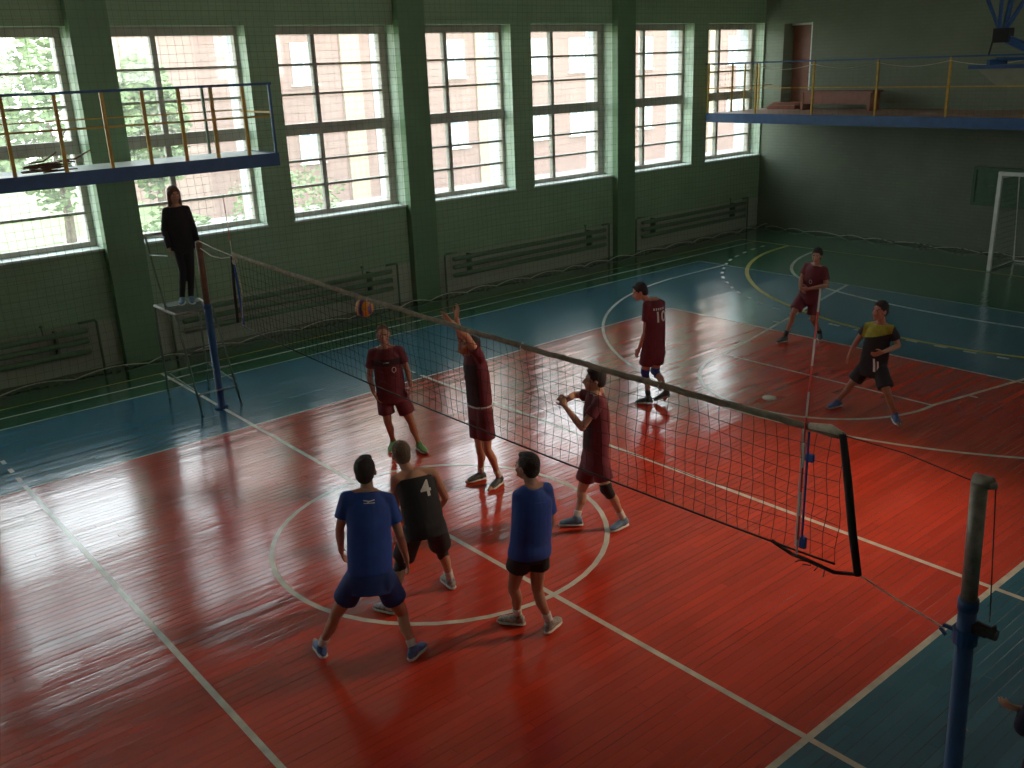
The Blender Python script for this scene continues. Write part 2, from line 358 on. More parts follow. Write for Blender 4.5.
NV = next(i for i, w_ in enumerate(WINS) if w_[1] > -2)+1
ORD = ['first', 'second', 'third', 'fourth', 'fifth', 'sixth', 'seventh', 'eighth']
def window(n, a, b, fa, fb):
    root = new(); t = .07; tr = b-fb+.07
    box(root, a, a+t, YF, YF+.14, Z0, Z1); box(root, b-tr, b, YF, YF+.14, Z0, Z1)
    box(root, a+t, b-tr, YF, YF+.14, Z1-.15, Z1); box(root, a+t, b-tr, YF, YF+.14, Z0, Z0+.09)
    o = struct(link('window_%d' % n, root, M_FRAME, bevel=.006), ('tall wooden window with horizontal glazing bars, %s from the left' % ORD[n-NV]) if n >= NV else 'tall wooden window of the long wall, left of the view, number %d' % n)
    xm = fa+.34*(fb-fa); zt0, zt1 = 3.58, 3.79
    m = new(); box(m, xm-.045, xm+.045, YF+.01, YF+.13, Z0+.09, zt0); box(m, xm-.045, xm+.045, YF+.01, YF+.13, zt1, Z1-.15); link('mullion', m, M_FRAME, o, bevel=.006)
    m = new(); box(m, a+t, b-tr, YF-.01, YF+.13, zt0, zt1); link('transom', m, M_FRAME, o, bevel=.006)
    m = new()
    for lo_, hi in ((Z0+.09, zt0), (zt1, Z1-.15)):
        for k_ in (1, 2):
            z = lo_+(hi-lo_)*k_/3; box(m, a+t, b-tr, YF+.02, YF+.12, z-.022, z+.022)
    link('glazing_bar', m, M_FRAME, o)
    m = new(); box(m, a+t, b-tr, YF+.065, YF+.071, Z0+.09, Z1-.15); link('pane', m, M_GLASS, o)
    m = new(); box(m, a-.03, b+.0, YW-.05, YF, Z0-.03, Z0+.004); link('sill', m, M_SILL, o, bevel=.004)
    m = new(); box(m, a, a+.012, YF+.15, 5.47, Z0, Z1); box(m, b-.012, b, YF+.15, 5.47, Z0, Z1); link('outer_jamb', m, M_PLAST, o)
for i, w_ in enumerate(WINS): window(i+1, *w_)

# end wall with the doorway onto the gallery
DY0, DY1, DZ0, DZ1 = 3.10, 3.98, 3.30, 5.50
bm = new()
box(bm, XR, XR+.5, YN, DY0, -.1, ZC); box(bm, XR, XR+.5, DY1, 5.45, -.1, ZC)
box(bm, XR, XR+.5, DY0, DY1, -.1, DZ0); box(bm, XR, XR+.5, DY0, DY1, DZ1, ZC)
box(bm, XR+.5, XR+.6, 2.5, 4.6, 3.0, 5.8)
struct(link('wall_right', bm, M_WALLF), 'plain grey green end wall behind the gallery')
bm = new(); box(bm, XR+.42, XR+.47, DY0+.03, DY1-.03, DZ0, DZ1-.04); d = struct(link('door_1', bm, M_BROWN, bevel=.005), 'brown wooden door set deep in the gallery doorway')
m = new(); box(m, XR+.02, XR+.42, DY0, DY0+.05, DZ0, DZ1); box(m, XR+.36, XR+.42, DY0, DY1, DZ1-.05, DZ1); link('door_frame', m, M_SILL, d)
m = new(); tube(m, [(XR+.42, DY0+.18, 4.3), (XR+.37, DY0+.18, 4.3), (XR+.37, DY0+.30, 4.3)], .012); link('door_handle', m, M_STEEL, d)
bm = new(); box(bm, XL-.3, XL, YN, 5.45, -.1, ZC); struct(link('wall_back', bm, M_WALLF), 'end wall behind the camera side')
bm = new(); FW = [(1.0, 4.0), (6.0, 9.0), (11.0, 14.0)]; FZ0, FZ1 = 4.5, 6.2      # clerestory openings added high in the unseen near wall to light the hall
box(bm, XL, XR+.3, YN-.3, YN, -.1, FZ0); box(bm, XL, XR+.3, YN-.3, YN, FZ1, ZC); prev = XL
for a, b in FW: box(bm, prev, a, YN-.3, YN, FZ0, FZ1); prev = b
box(bm, prev, XR+.3, YN-.3, YN, FZ0, FZ1)
struct(link('wall_front', bm, M_SILL), 'near side wall')
for i, (a, b) in enumerate(FW):
    m = new()
    for x in (a, (a+b)/2-.04, b-.08): box(m, x, x+.08, YN-.2, YN-.1, FZ0, FZ1)
    for z in (FZ0, (FZ0+FZ1)/2-.04, FZ1-.08): box(m, a+.001, b-.001, YN-.21, YN-.09, z, z+.08)
    o = struct(link('window_%d' % (20+i), m, M_FRAME), 'high window added in the unseen near side wall to let in more light')
    m = new(); box(m, a+.08, b-.08, YN-.155, YN-.149, FZ0+.08, FZ1-.08); link('pane', m, M_GLASS, o)

# unseen near gallery below the camera, shaped with solid parapet to shade the floor
bm = new(); box(bm, XL, 15.3, YN, -12.25, 3.0, 3.15); struct(link('trim_20', bm, M_DECKW), 'deck of the unseen near side gallery below the camera, placed to shade the floor')
bm = new(); box(bm, XL, 15.3, -12.37, -12.25, 3.15, 4.15); struct(link('trim_21', bm, M_COL), 'solid parapet added to the unseen near side gallery to shade the floor')
# body of the added flood lamp
t = tag(empty('added_flood_lamp', ADDED_FLOOD), 'added unseen ceiling flood lamp that casts the warm pool on the court', 'lamp')
m = new(); tube(m, [(0, 0, .45), (0, 0, .12)], .015); link('hanger', m, M_STEEL, t)
m = new(); lathe(m, [(.05, .14), (.10, .10), (.24, .01), (.25, -.02)][::-1], seg=24)
hs = link('housing', m, M_GREENMET, t)
hs.rotation_euler = lo.rotation_euler; hs.location = -(ADDED_FLOOD_AIM-ADDED_FLOOD).normalized()*.28

# ------------------------------------------------------------------ radiators: banks of heating pipes
def radiator(x0, x1, label):
    t = tag(empty('pipe_radiator', (x0, 4.42, 0)), label, 'radiator', 'heating pipe banks along the window wall')
    w = x1-x0
    for z in (.74, .56, .38):
        m = new(); tube(m, [(0, 0, z), (.02, 0, z), (w-.02, 0, z), (w, 0, z)], [.035, .052, .052, .035], 12); link('heating_pipe', m, M_PIPE, t, True)
    for x in (-.18, w+.18):
        m = new(); tube(m, [(x, .05, 0), (x, .05, .84), (x+(.03 if x < 0 else -.03), .04, .88), (x+(.3 if x < 0 else -.3), 0, .88)], .022, 8); link('riser_pipe', m, M_PIPE, t, True)
    for x in (.5, w-.5):
        m = new(); box(m, x-.02, x+.02, -.01, .155, .36, .80); link('bracket', m, M_PIPE, t)
    m = new(); tube(m, [(w-.7, 0, .78), (w-.7, 0, .92)], .012); lathe(m, [(.03, 0), (.035, .02), (.02, .04)], (w-.7, 0, .92), 10); link('air_valve', m, M_PIPE, t)
radiator(-5.3, -.78, 'green heating pipe bank on the wall at the far left, left of the referee stand')
radiator(.85, 5.35, 'green heating pipe bank on the wall behind the left end of the net')
radiator(6.95, 11.7, 'green heating pipe bank on the wall between the second and third column')
radiator(13.05, 17.4, 'green heating pipe bank on the wall nearest the far corner')

# ------------------------------------------------------------------ safety net hanging in front of the window wall
def hanging_net(name, label, axis, fixed, a0, a1, z1, step, hem=True):
    bm = new(); rnd = random.Random(3)
    ph = [rnd.uniform(0, 6) for _ in range(8)]
    def P(a, z):
        w = .030*math.sin(a*1.3+ph[0]+z*.5)+.018*math.sin(a*3.1+ph[1]-z)
        sag = .025*math.sin(a*2.2+ph[2])*(1-z/z1)
        q = fixed+w*.8
        return V((a+.012*math.sin(z*5+a), q, z+sag)) if axis == 'x' else V((q, a+.012*math.sin(z*5+a), z+sag))
    n = int((a1-a0)/step); nz = int((z1-.10)/step)
    def st(pts, r):
        prev = None
        for p in pts:
            u, v = (V((1, 0, 0)), V((0, 0, 1))) if axis == 'x' else (V((0, 1, 0)), V((0, 0, 1)))
            o_ = V((0, 1, 0)) if axis == 'x' else V((1, 0, 0))
            cur = p
            if prev is not None:
                d = (cur-prev).normalized(); s = d.cross(o_).normalized()*r
                a = [bm.verts.new(prev+s), bm.verts.new(prev-s), bm.verts.new(prev+o_*r*1.5)]
                b = [bm.verts.new(cur+s), bm.verts.new(cur-s), bm.verts.new(cur+o_*r*1.5)]
                for k in range(3): bm.faces.new((a[k], a[(k+1) % 3], b[(k+1) % 3], b[k]))
            prev = cur
    for i in range(n+1):
        a = a0+i*step; st([P(a, .10+j*(z1-.10)/16) for j in range(17)], .0021)
    for j in range(nz+1):
        z = .10+j*step
        st([P(a0+i*(a1-a0)/120, z) for i in range(121)], .0021)
    o = link(name, bm, M_NET)
    tag(o, label, 'safety net', kind='stuff')
    return o
hanging_net('safety_net', 'grey square mesh safety net hanging in front of the windows', 'x', 4.30, -7.0, 17.9, 6.9, .135)
def hem(name, label, pts):
    bm = new(); tube(bm, pts, .011, 5); tag(link(name, bm, M_ROPE), label, 'rope')
pts = []
rn = random.Random(5); x = -7.0
while x < 17.9:
    L_ = rn.uniform(.7, 1.3)
    for k in range(6): pts.append((x+L_*k/6, 4.18+.05*math.sin(k*PI/6), .012+.06*math.sin(PI*k/6)))
    x += L_
hem('net_hem_rope', 'pale hem rope of the safety net, scalloped along the base of the window wall', pts)
pts = []; y = 4.1
while y > -9:
    L_ = rn.uniform(.6, 1.2)
    for k in range(6): pts.append((17.95-.04*math.sin(k*PI/6), y-L_*k/6, .012+.06*math.sin(PI*k/6)))
    y -= L_
hem('net_hem_rope', 'hem rope lying along the base of the far end wall', pts)
bm = new()
for i, (px_, w) in enumerate(((0, 0),)):
    for q in range(170):
        a = -6.9+q*.146; 
        tube(bm, [(a, 4.22, .014), (a+.09, 4.26+.03*math.sin(q*1.7), .05+.035*math.sin(q*.9)), (a+.2, 4.20, .014)], .010, 4)
    for q in range(85):
        a = 4.0-q*.15
        tube(bm, [(17.98, a, .014), (17.90+.04*math.sin(q), a-.08, .05+.03*math.sin(q*.9)), (18.0, a-.2, .014)], .010, 4)
tag(link('slack_netting', bm, M_NET), 'dark slack netting bunched along the base of the walls', 'safety net', kind='stuff')

# ------------------------------------------------------------------ galleries
def railing_post(x, y, z0, z1, m_, par, r=.022):
    b_ = new(); box(b_, x-r, x+r, y-r, y+r, z0, z1); return link('post', b_, m_, par, bevel=.004)
GZ, GF, GB = 3.44, 3.10, 4.28
t = tag(empty('side_gallery', (-7.0, GF, GZ)), 'narrow blue edged gallery with yellow posts crossing the two left windows', 'balcony')
def tl(o): o.matrix_parent_inverse = Matrix.Translation(-V(t.location)); return o
def part(name, b_, m_, par, sm=False, bev=0):
    o = link(name, b_, m_, None, sm, bev); o.parent = par; o.matrix_parent_inverse = Matrix.Translation(-V(par.location)); return o
m = new(); box(m, -7, 2.38, GF+.02, GB, GZ-.05, GZ); part('deck', m, M_SILL, t)
m = new(); box(m, -7, 2.42, GF-.03, GF+.03, GZ-.20, GZ+.01); box(m, 2.36, 2.42, GF+.03, GB, GZ-.20, GZ+.01); part('edge_beam', m, M_BLUEMET, t)
m = new(); box(m, -7, 2.42, GF-.025, GF+.025, GZ+1.11, GZ+1.15); part('top_rail', m, M_BLUEMET, t)
m = new(); box(m, 2.36, 2.40, GF-.02, GF+.02, GZ, GZ+1.12); part('end_post', m, M_BLUEMET, t)
m = new(); box(m, -7, 2.38, GF-.012, GF+.012, GZ+.60, GZ+.63); part('mid_rail', m, M_YELMET, t)
m = new(); box(m, -7, 2.40, GB-.01, GB+.01, GZ+.69, GZ+.71); box(m, 2.37, 2.39, GF, GB, GZ+.66, GZ+.69); part('back_rail', m, M_YELMET, t)
for x in (-6.1, -5.35, -4.65, -3.95, -3.2, -2.45, -1.72, -1.01, -.34, .26, .83, 1.36, 1.90):
    m = new(); box(m, x-.026, x+.026, GF-.02, GF+.02, GZ-.04, GZ+1.12); part('post', m, M_YELMET, t)
for x in (-5.0, -3.2, -1.45, 1.72):
    m = new(); box(m, x-.02, x+.02, GB-.02, GB+.02, GZ, GZ+1.12); part('back_post', m, M_GREENMET, t)
m = new(); box(m, -7, 2.4, GB-.012, GB+.012, GZ+1.11, GZ+1.135); part('back_top_rail', m, M_BLUEMET, t)
rn = random.Random(11)
for i in range(18):
    x = -1.38+rn.uniform(0, .62); y = GF+.14+rn.uniform(0, .22); a = rn.uniform(-.3, .3); L_ = rn.uniform(.22, .55); z = GZ+.016+.009*i
    b_ = new(); up = .13 if i in (16, 17) else rn.uniform(-.01, .02)
    tube(b_, [(x-L_/2*math.cos(a), y-L_/2*math.sin(a), z), (x, y, z+.012), (x+L_/2*math.cos(a), y+L_/2*math.sin(a)*.6, z+up)], [.012, .016, .010], 6)
    tag(link('wooden_stick', b_, M_WOOD), 'rough brown stick in the heap on the left gallery deck', 'stick', 'brown sticks heaped on the left gallery')

FX, FZ = 15.5, 3.31
t = tag(empty('end_gallery', (FX, 4.4, FZ)), 'long gallery with blue edge beam and yellow posts across the far end wall', 'balcony')
m = new(); box(m, FX+.02, XR-.01, -14.4, 4.38, FZ-.06, FZ); part('deck', m, M_DECKW, t)
m = new(); box(m, FX-.03, FX+.03, -14.4, 4.40, FZ-.22, FZ+.01); part('edge_beam', m, M_BLUEMET, t)
m = new(); box(m, FX-.02, FX+.02, -14.4, 4.45, FZ+1.22, FZ+1.255); part('top_rail', m, M_BLUEMET, t)
m = new(); box(m, FX-.01, FX+.01, -14.4, 4.40, FZ+.62, FZ+.645); part('mid_rail', m, M_YELMET, t)
for y in (4.36, 2.87, 1.25, -.38, -2.02, -3.65, -5.3, -6.95, -8.6, -10.2, -11.9, -13.5):
    m = new(); box(m, FX-.022, FX+.022, y-.022, y+.022, FZ-.05, FZ+1.23); part('post', m, M_YELMET, t)
# window guard along the wall at the end of the gallery
for x in (16.32, 16.86, 17.5):
    m = new(); box(m, x-.018, x+.018, 4.20, 4.24, FZ, FZ+1.22); part('window_guard_post', m, M_YELMET, t)
m = new(); box(m, 15.5, 18.1, 4.21, 4.235, FZ+.62, FZ+.64); box(m, 15.5, 18.1, 4.21, 4.235, FZ+1.20, FZ+1.225); part('window_guard_rail', m, M_YELMET, t)
m = new()
for a, b in ((2.87, 1.25), (1.25, -.38), (-.38, -2.02), (-2.02, -3.65)):
    tube(m, [(FX-.03, a+(b-a)*k/8, FZ+1.16-.10*math.sin(PI*k/8)) for k in range(9)], .008, 5)
part('slack_rope', m, M_ROPE, t)
m = new()
for k in range(52): tube(m, [(FX+.035, 4.3-k*.15, FZ), (FX+.035, 4.3-k*.15, FZ+1.2)], .0022, 3, False)
for k in range(8): tube(m, [(FX+.035, 4.3, FZ+.08+k*.15), (FX+.035, -3.4, FZ+.08+k*.15)], .0022, 3, False)
part('rail_netting', m, M_NET, t)

t = tag(empty('gym_bench', (17.5, 1.75, FZ)), 'long red-brown wooden bench with panelled front on the far gallery', 'bench')
m = new(); box(m, 17.25, 17.75, .70, 2.78, FZ+.43, FZ+.48); part('seat', m, M_BROWN, t, bev=.006)
m = new(); box(m, 17.29, 17.32, .85, 2.70, FZ+.16, FZ+.43); part('front_panel', m, M_BROWN, t, bev=.004)
for y in (.80, 2.70):
    m = new(); box(m, 17.27, 17.73, y-.04, y+.04, FZ, FZ+.43); part('leg', m, M_BROWN, t, bev=.004)
bm = new(); box(bm, 17.55, 18.1, 3.08, 3.98, FZ+.002, FZ+.10); box(bm, 17.78, 18.1, 3.08, 3.98, FZ+.10, FZ+.17)
tag(link('door_step', bm, M_BROWN, bevel=.01), 'brown wooden step in front of the gallery door', 'step')

# ------------------------------------------------------------------ wall hatch, handball goal, hoop
M_HATCH = mat('dark_green_board', (.07, .14, .08), .5, .15, 6)
t = tag(empty('wall_hatch', (18.12, -2.2, 1.55)), 'dark green square board on the end wall behind the goal', 'hatch')
m = new(); box(m, 18.06, 18.15, -2.95, -1.63, 1.12, 2.02); part('board', m, M_HATCH, t, bev=.006)
m = new(); box(m, 18.03, 18.07, -2.95, -1.63, 1.95, 2.02); box(m, 18.03, 18.07, -2.95, -1.63, 1.12, 1.19); box(m, 18.03, 18.07, -1.70, -1.63, 1.19, 1.95); box(m, 18.03, 18.07, -2.95, -2.88, 1.19, 1.95); part('rim', m, M_HATCH, t)
m = new(); tube(m, [(18.06, -2.0, 1.6), (18.02, -2.0, 1.6), (18.02, -2.15, 1.6)], .015); part('latch', m, M_STEEL, t)

t = tag(empty('handball_goal', (16.2, -4.5, 0)), 'white framed handball goal against the end wall at the right', 'goal')
GX, GH = 16.2, 2.08
for y in (-3.04, -6.04):
    m = new(); box(m, GX-.04, GX+.04, y-.04, y+.04, 0, GH); part('goal_post', m, M_WHITE, t, bev=.005)
    m = new(); tube(m, [(GX+.04, y, GH-.05), (GX+.95, y, GH-.08), (GX+1.25, y, .03), (GX+.04, y, .03)], .022, 8); part('side_frame', m, M_WHITE, t)
m = new(); box(m, GX-.04, GX+.04, -6.0, -3.0, GH, GH+.08); part('crossbar', m, M_WHITE, t, bev=.005)
for x_, z_ in ((GX+1.25, .03), (GX+.95, GH-.08)):
    m = new(); tube(m, [(x_, -3.04, z_), (x_, -6.04, z_)], .022); part('back_bar', m, M_WHITE, t)
m = new()
for k in range(26):
    y = -3.06-k*.119; tube(m, [(GX+.95, y, GH-.08), (GX+1.25, y, .03)], .0025, 3, False)
for k in range(17):
    z = .06+k*.118; xx = GX+1.25-.3*z/2; tube(m, [(xx, -3.04, z), (xx, -6.04, z)], .0025, 3, False); 
    for y in (-3.04, -6.04): tube(m, [(GX+.04, y, z), (xx, y, z)], .0025, 3, False)
for k in range(8):
    for y in (-3.04, -6.04): tube(m, [(GX+.1+k*.118, y, GH-.08), (GX+.1+k*.145, y, .03)], .0025, 3, False)
part('goal_net', m, M_NET, t)

# folding basketball hoop, swung up under the ceiling
t = tag(empty('basketball_hoop', (12.9, CY, ZC)), 'blue steel folding basketball frame with its board swung up level, top right', 'basketball hoop')
M_BOARD = mat('pale_backboard', (.20, .21, .15), .5, .1, 5)
HX = 13.0
m = new(); BP = [V((13, -3.72, 4.35)), V((13, -5.30, 4.35)), V((12.95, -4.95, 4.05)), V((12.95, -4.12, 4.05))]
fr_ = [m.verts.new(p) for p in BP]; bk_ = [m.verts.new(p+V((.03, 0, .01))) for p in BP]; m.faces.new(fr_); m.faces.new(bk_[::-1])
for q in range(4): m.faces.new((fr_[q], fr_[(q+1) % 4], bk_[(q+1) % 4], bk_[q]))
part('backboard', m, M_BOARD, t)
m = new(); box(m, HX-.04, HX+.06, -5.42, -3.58, 4.34, 4.41); part('board_frame', m, M_BLUEMET, t)
m = new()
for y in (-4.05, -4.95):
    box(m, HX-.3, HX+.4, y-.03, y+.03, 4.41, 4.50); 
tube(m, [(HX, -4.05, 4.50), (HX, -5.2, 4.50)], .03); part('carrier', m, M_BLUEMET, t)
m = new()
tube(m, [(HX, -4.12, 4.85), (HX, -4.9, 4.50)], .06); tube(m, [(HX, -4.12, 4.85), (HX+.5, -4.12, ZC)], .05); tube(m, [(HX, -4.12, 4.85), (HX-.1, -3.72, 5.7), (HX-.1, -3.5, ZC)], .04)
tube(m, [(HX, -4.12, 4.95), (HX+.1, -4.62, 5.9), (HX+.1, -5.1, ZC)], .04); tube(m, [(HX, -4.22, 4.85), (HX+.3, -4.95, 4.50)], .05)
tube(m, [(HX, -4.05, 4.85), (HX, -4.02, 5.5), (HX, -4.0, ZC)], .035); part('truss', m, M_BLUEMET, t)
m = new(); box(m, HX-.1, HX+.1, -4.26, -3.98, 4.78, 5.02); tube(m, [(HX-.12, -4.0, 4.8), (HX-.12, -3.96, 4.58)], .015); part('hinge_block', m, M_BLACK, t)
M_ORANGE = mat('orange_rim_paint', (.5, .12, .03), .4)
m = new(); tube(m, [(HX+.3+.225*math.cos(a*PI/12), -5.9+.225*math.sin(a*PI/12), 4.5) for a in range(25)], .01, 6); box(m, HX+.25, HX+.35, -5.68, -5.42, 4.46, 4.52); part('rim', m, M_ORANGE, t)
# ------------------------------------------------------------------ volleyball net, posts, antennas
YA, YB = -.05, -9.10
def ntop(y): t_ = (y-YA)/(YB-YA); return 2.475-.07*t_-.06*math.sin(PI*t_)
def nbot(y): t_ = (y-YA)/(YB-YA); return 1.475-.085*math.sin(PI*t_)**.8+.0*t_
t = tag(empty('volleyball_net', (0, CY, 0)), 'black mesh volleyball net with worn canvas top tape across the red court', 'net')
m = new(); M_ = 90
for s_ in (-.012, .012):
    pass
ring = []
for i in range(M_+1):
    y = YA+(YB-YA)*i/M_; z = ntop(y); lump = .004*math.sin(i*2.1)+.003*math.sin(i*.7)
    ring.append([m.verts.new((x_, y, z_)) for x_, z_ in ((-.013, z+.008), (0, z+.016+lump), (.013, z+.008), (.014, z-.028), (0, z-.036+lump), (-.014, z-.028))])
for a, b in zip(ring, ring[1:]):
    for k in range(6): m.faces.new((a[k], a[(k+1) % 6], b[(k+1) % 6], b[k]))
m.faces.new(ring[0]); m.faces.new(ring[-1]); part('top_tape', m, M_TAPE, t, True)
m = new(); rn = random.Random(2)
nc = 91
def npt(i, j):  # column i, row j of 10
    y = YA+(YB-YA)*i/nc; a, b = ntop(y)-.04, nbot(y); f = j/9
    wob = .012*math.sin(i*.9+j*1.3)+.010*math.sin(i*.23+j*.7)
    return V((.012*math.sin(i*.3+j*.5), y+wob*.8, b+(a-b)*f-.012*math.sin(i*.53+j)*(1 if 0 < j < 9 else 0)))
for i in range(nc+1): tube(m, [npt(i, j) for j in range(10)], .0024, 4, False)
for j in range(1, 9): tube(m, [npt(i, j) for i in range(nc+1)], .0024, 4, False)
part('net_mesh', m, M_BLACK, t)
m = new(); tube(m, [(0, YA+(YB-YA)*i/60, nbot(YA+(YB-YA)*i/60)) for i in range(61)], .008, 6); part('bottom_cord', m, M_BLACK, t, True)
m = new(); tube(m, [(0, -9.08, 2.41), (0.005, -9.14, 2.1), (-.005, -9.21, 1.75), (0, -9.27, 1.46)], [.024, .028, .028, .026], 8); part('side_tape', m, M_BLACK, t, True)
m = new(); tube(m, [(0, -.03, 2.43), (0, .03, 2.0), (0, .06, 1.5)], .020, 6); part('side_tape', m, M_BLACK, t, True)
m = new(); tube(m, [(0, -8.84, 2.40), (.01, -8.98, 2.415), (0, -9.10, 2.40)], [.022, .032, .016], 8); part('tape_end_bundle', m, M_ROPE, t, True)
m = new(); tube(m, [(0, -8.6, 1.46), (.03, -8.75, 1.40), (-.03, -8.9, 1.44), (0, -9.1, 1.41), (.02, -9.25, 1.45)], .014, 5)
for q in range(5): tube(m, [(0, -8.82-.045*q, 1.43), (.02*math.sin(q*2.), -8.84-.045*q, 1.40), (.03*math.sin(q*3.), -8.80-.05*q+.04*math.sin(q), 1.37+.02*math.sin(q*1.3))], .005, 4)
part('knotted_cords', m, M_BLACK, t)
m = new(); tube(m, [(0, -9.27, 1.47), (0, -9.55, 1.40), (0, -9.87, 1.34)], .006, 5); part('lower_tie_rope', m, M_ROPE, t)
m = new(); tube(m, [(0, -9.08, 2.40), (0, -9.5, 2.40), (0, -9.92, 2.35)], .004, 5); part('head_cable', m, M_BLACK, t)
m = new(); tube(m, [(0, -.05, 2.44), (0, .5, 2.47), (0, 1.02, 2.52)], .007, 5); tube(m, [(0, -.04, 2.42), (0, .3, 2.36), (0, .65, 2.35), (0, 1.02, 2.42)], .007, 5)
for q in range(5): tube(m, [(0, -.02-.015*q, 2.45), (.03*math.sin(q*2), -.05-.02*q, 2.38), (0, -.02-.02*q, 2.33)], .011, 5)
tube(m, [(0, -.10, 2.40), (.02, -.16, 2.0), (0, -.12, 1.6), (0, -.02, 1.46)], .009, 5)
part('corner_ropes', m, M_ROPE, t)
for k, y in ((-.22, -.22), (-.7, -.8)): pass
m = new()
m.free()
for y in (-3.42, -5.95, -7.55):
    m = new(); tube(m, [(0, y, ntop(y)-.05), (.02, y-.01, ntop(y)-.02), (0, y, ntop(y)+.025), (-.02, y+.01, ntop(y)-.02), (0, y, ntop(y)-.05)], .008, 5); part('tape_tie', m, M_ROPE, t)

def stripe_mat():
    m, nt, b = nmat('red_white_antenna_rings'); g = N(nt, 'ShaderNodeNewGeometry'); s = N(nt, 'ShaderNodeSeparateXYZ'); nt.links.new(g.outputs['Position'], s.inputs[0])
    a = N(nt, 'ShaderNodeMath', operation='ADD'); nt.links.new(s.outputs['Z'], a.inputs[0]); a.inputs[1].default_value = .24
    d = N(nt, 'ShaderNodeMath', operation='MODULO'); nt.links.new(a.outputs[0], d.inputs[0]); d.inputs[1].default_value = .36
    c = N(nt, 'ShaderNodeMath', operation='GREATER_THAN'); nt.links.new(d.outputs[0], c.inputs[0]); c.inputs[1].default_value = .18
    x = N(nt, 'ShaderNodeMix', data_type='RGBA'); nt.links.new(c.outputs[0], x.inputs[0]); x.inputs[6].default_value = (.75, .05, .03, 1); x.inputs[7].default_value = (.80, .76, .68, 1)
    nt.links.new(x.outputs[2], b.inputs['Base Color']); b.inputs['Roughness'].default_value = .4; return m
M_ANT = stripe_mat(); M_SLEEVE = mat('blue_sleeve_cloth', (.03, .10, .40), .8)
t = tag(empty('net_antenna', (0, -8.82, 1.45)), 'red and white ringed antenna rising from the near end of the net', 'antenna')
m = new(); tube(m, [(-.02, -8.82, 1.45), (-.02, -8.82, 2.42), (-.02, -8.86, 3.33)], .0065, 8); part('rod', m, M_ANT, t, True)
m = new(); tube(m, [(.005, -8.80, 1.50), (.005, -8.80, 2.38)], .016, 6); part('sleeve_strap', m, M_WHITE, t)
m = new(); tube(m, [(-.01, -8.845, 1.50), (-.01, -8.845, 2.36)], .009, 6); box(m, -.015, .015, -8.885, -8.83, 2.15, 2.20); box(m, -.015, .015, -8.87, -8.83, 1.50, 1.58); part('blue_band', m, M_SLEEVE, t)
t = tag(empty('net_antenna', (0, -.10, 1.45)), 'thin dark looking antenna at the far end of the net beside the referee', 'antenna')
m = new(); tube(m, [(0, -.10, 1.45), (0, -.05, 2.45), (0, .0, 3.25)], .005, 6); part('rod', m, M_ANT, t, True)
m = new(); tube(m, [(.005, -.12, 1.50), (.005, -.06, 2.38)], .014, 6); part('sleeve_strap', m, M_SLEEVE, t)

def net_post(y, lean, label, uppermat, ztop):
    t = tag(empty('net_post', (0, y, 0)), label, 'post')
    def P(z): return V((0, y+lean*z, z))
    m = new(); tube(m, [P(0), P(.03), P(.031), P(1.57)], [.10, .10, .054, .054], 16); part('lower_tube', m, M_BLUEMET, t, True)
    m = new(); tube(m, [P(1.57), P(ztop)], .047, 16, ); part('upper_tube', m, uppermat, t, True)
    m = new(); tube(m, [P(1.53), P(1.60)], .060, 16); part('collar', m, M_BLUEMET, t, True)
    return t, P
t, P = net_post(1.05, 0, 'blue net post with brown wooden upper half beside the referee stand', M_WOOD, 2.50)
t, P = net_post(-10.04, .035, 'blue and bare steel net post standing near the camera at the lower right', M_STEEL, 2.36)
p_ = P(2.34)
m = new(); tube(m, [p_+V((0, .03, .02)), p_+V((.0, -.07, .03))], [.045, .038], 12); lathe(m, [(.030, -.015), (.030, .015)], p_+V((0, -.07, .02)), 12); part('pulley', m, M_STEEL, t, True)
m = new(); tube(m, [p_+V((.0, -.09, .02)), (0, -10.12, 1.5)], .004, 5); part('pulley_cable', m, M_BLACK, t)
m = new(); box(m, -.03, .03, -10.12, -10.0, 1.40, 1.46); tube(m, [(0, -10.04, 1.43), (0, -10.17, 1.43)], [.034, .034], 12); tube(m, [(.03, -10.12, 1.43), (.09, -10.12, 1.43), (.09, -10.12, 1.36)], .012, 6); part('winch', m, M_BLACK, t)
m = new(); tube(m, [(0, -9.92, 1.36), (0, -9.86, 1.36), (0, -9.84, 1.33), (0, -9.88, 1.30)], .014, 6); tube(m, [P(1.30), P(1.40)], .072, 14); part('cleat', m, M_BLUEMET, t)
m = new(); tube(m, [P(.62)+V((.06, 0, 0)), P(.62)+V((.11, -.02, 0))], .012, 6); part('hook', m, M_STEEL, t)

# ------------------------------------------------------------------ referee stand
t = tag(empty('referee_stand', (0, 1.5, 0)), 'grey green tubular referee ladder stand behind the far net post', 'referee stand')
def leg(a, b, nm='leg'):
    m = new(); tube(m, [a, b], .018, 8); part(nm, m, M_GREENMET, t, True)
leg((-.35, .94, 0), (-.44, 1.16, 1.5)); leg((.28, .97, 0), (.10, 1.12, 1.5))
leg((-.39, 2.10, 0), (-.44, 1.98, 1.5)); leg((.26, 2.12, 0), (.22, 1.92, 1.5))
for z in (.30, .62, .93, 1.25):
    f = z/1.5; m = new(); tube(m, [(-.35-.09*f, .94+.22*f, z), (.28-.18*f, .97+.15*f, z)], .014, 8); part('rung', m, M_STEEL, t, True)
m = new()
for a, b in (((-.44, 1.16, 1.5), (.10, 1.12, 1.5)), ((-.44, 1.98, 1.5), (.22, 1.92, 1.5)), ((-.44, 1.16, 1.5), (-.44, 1.98, 1.5)), ((.10, 1.12, 1.5), (.22, 1.92, 1.5))): tube(m, [a, b], .020, 8)
part('platform_frame', m, M_STEEL, t)
m = new(); box(m, -.42, .17, 1.66, 1.96, 1.498, 1.512)
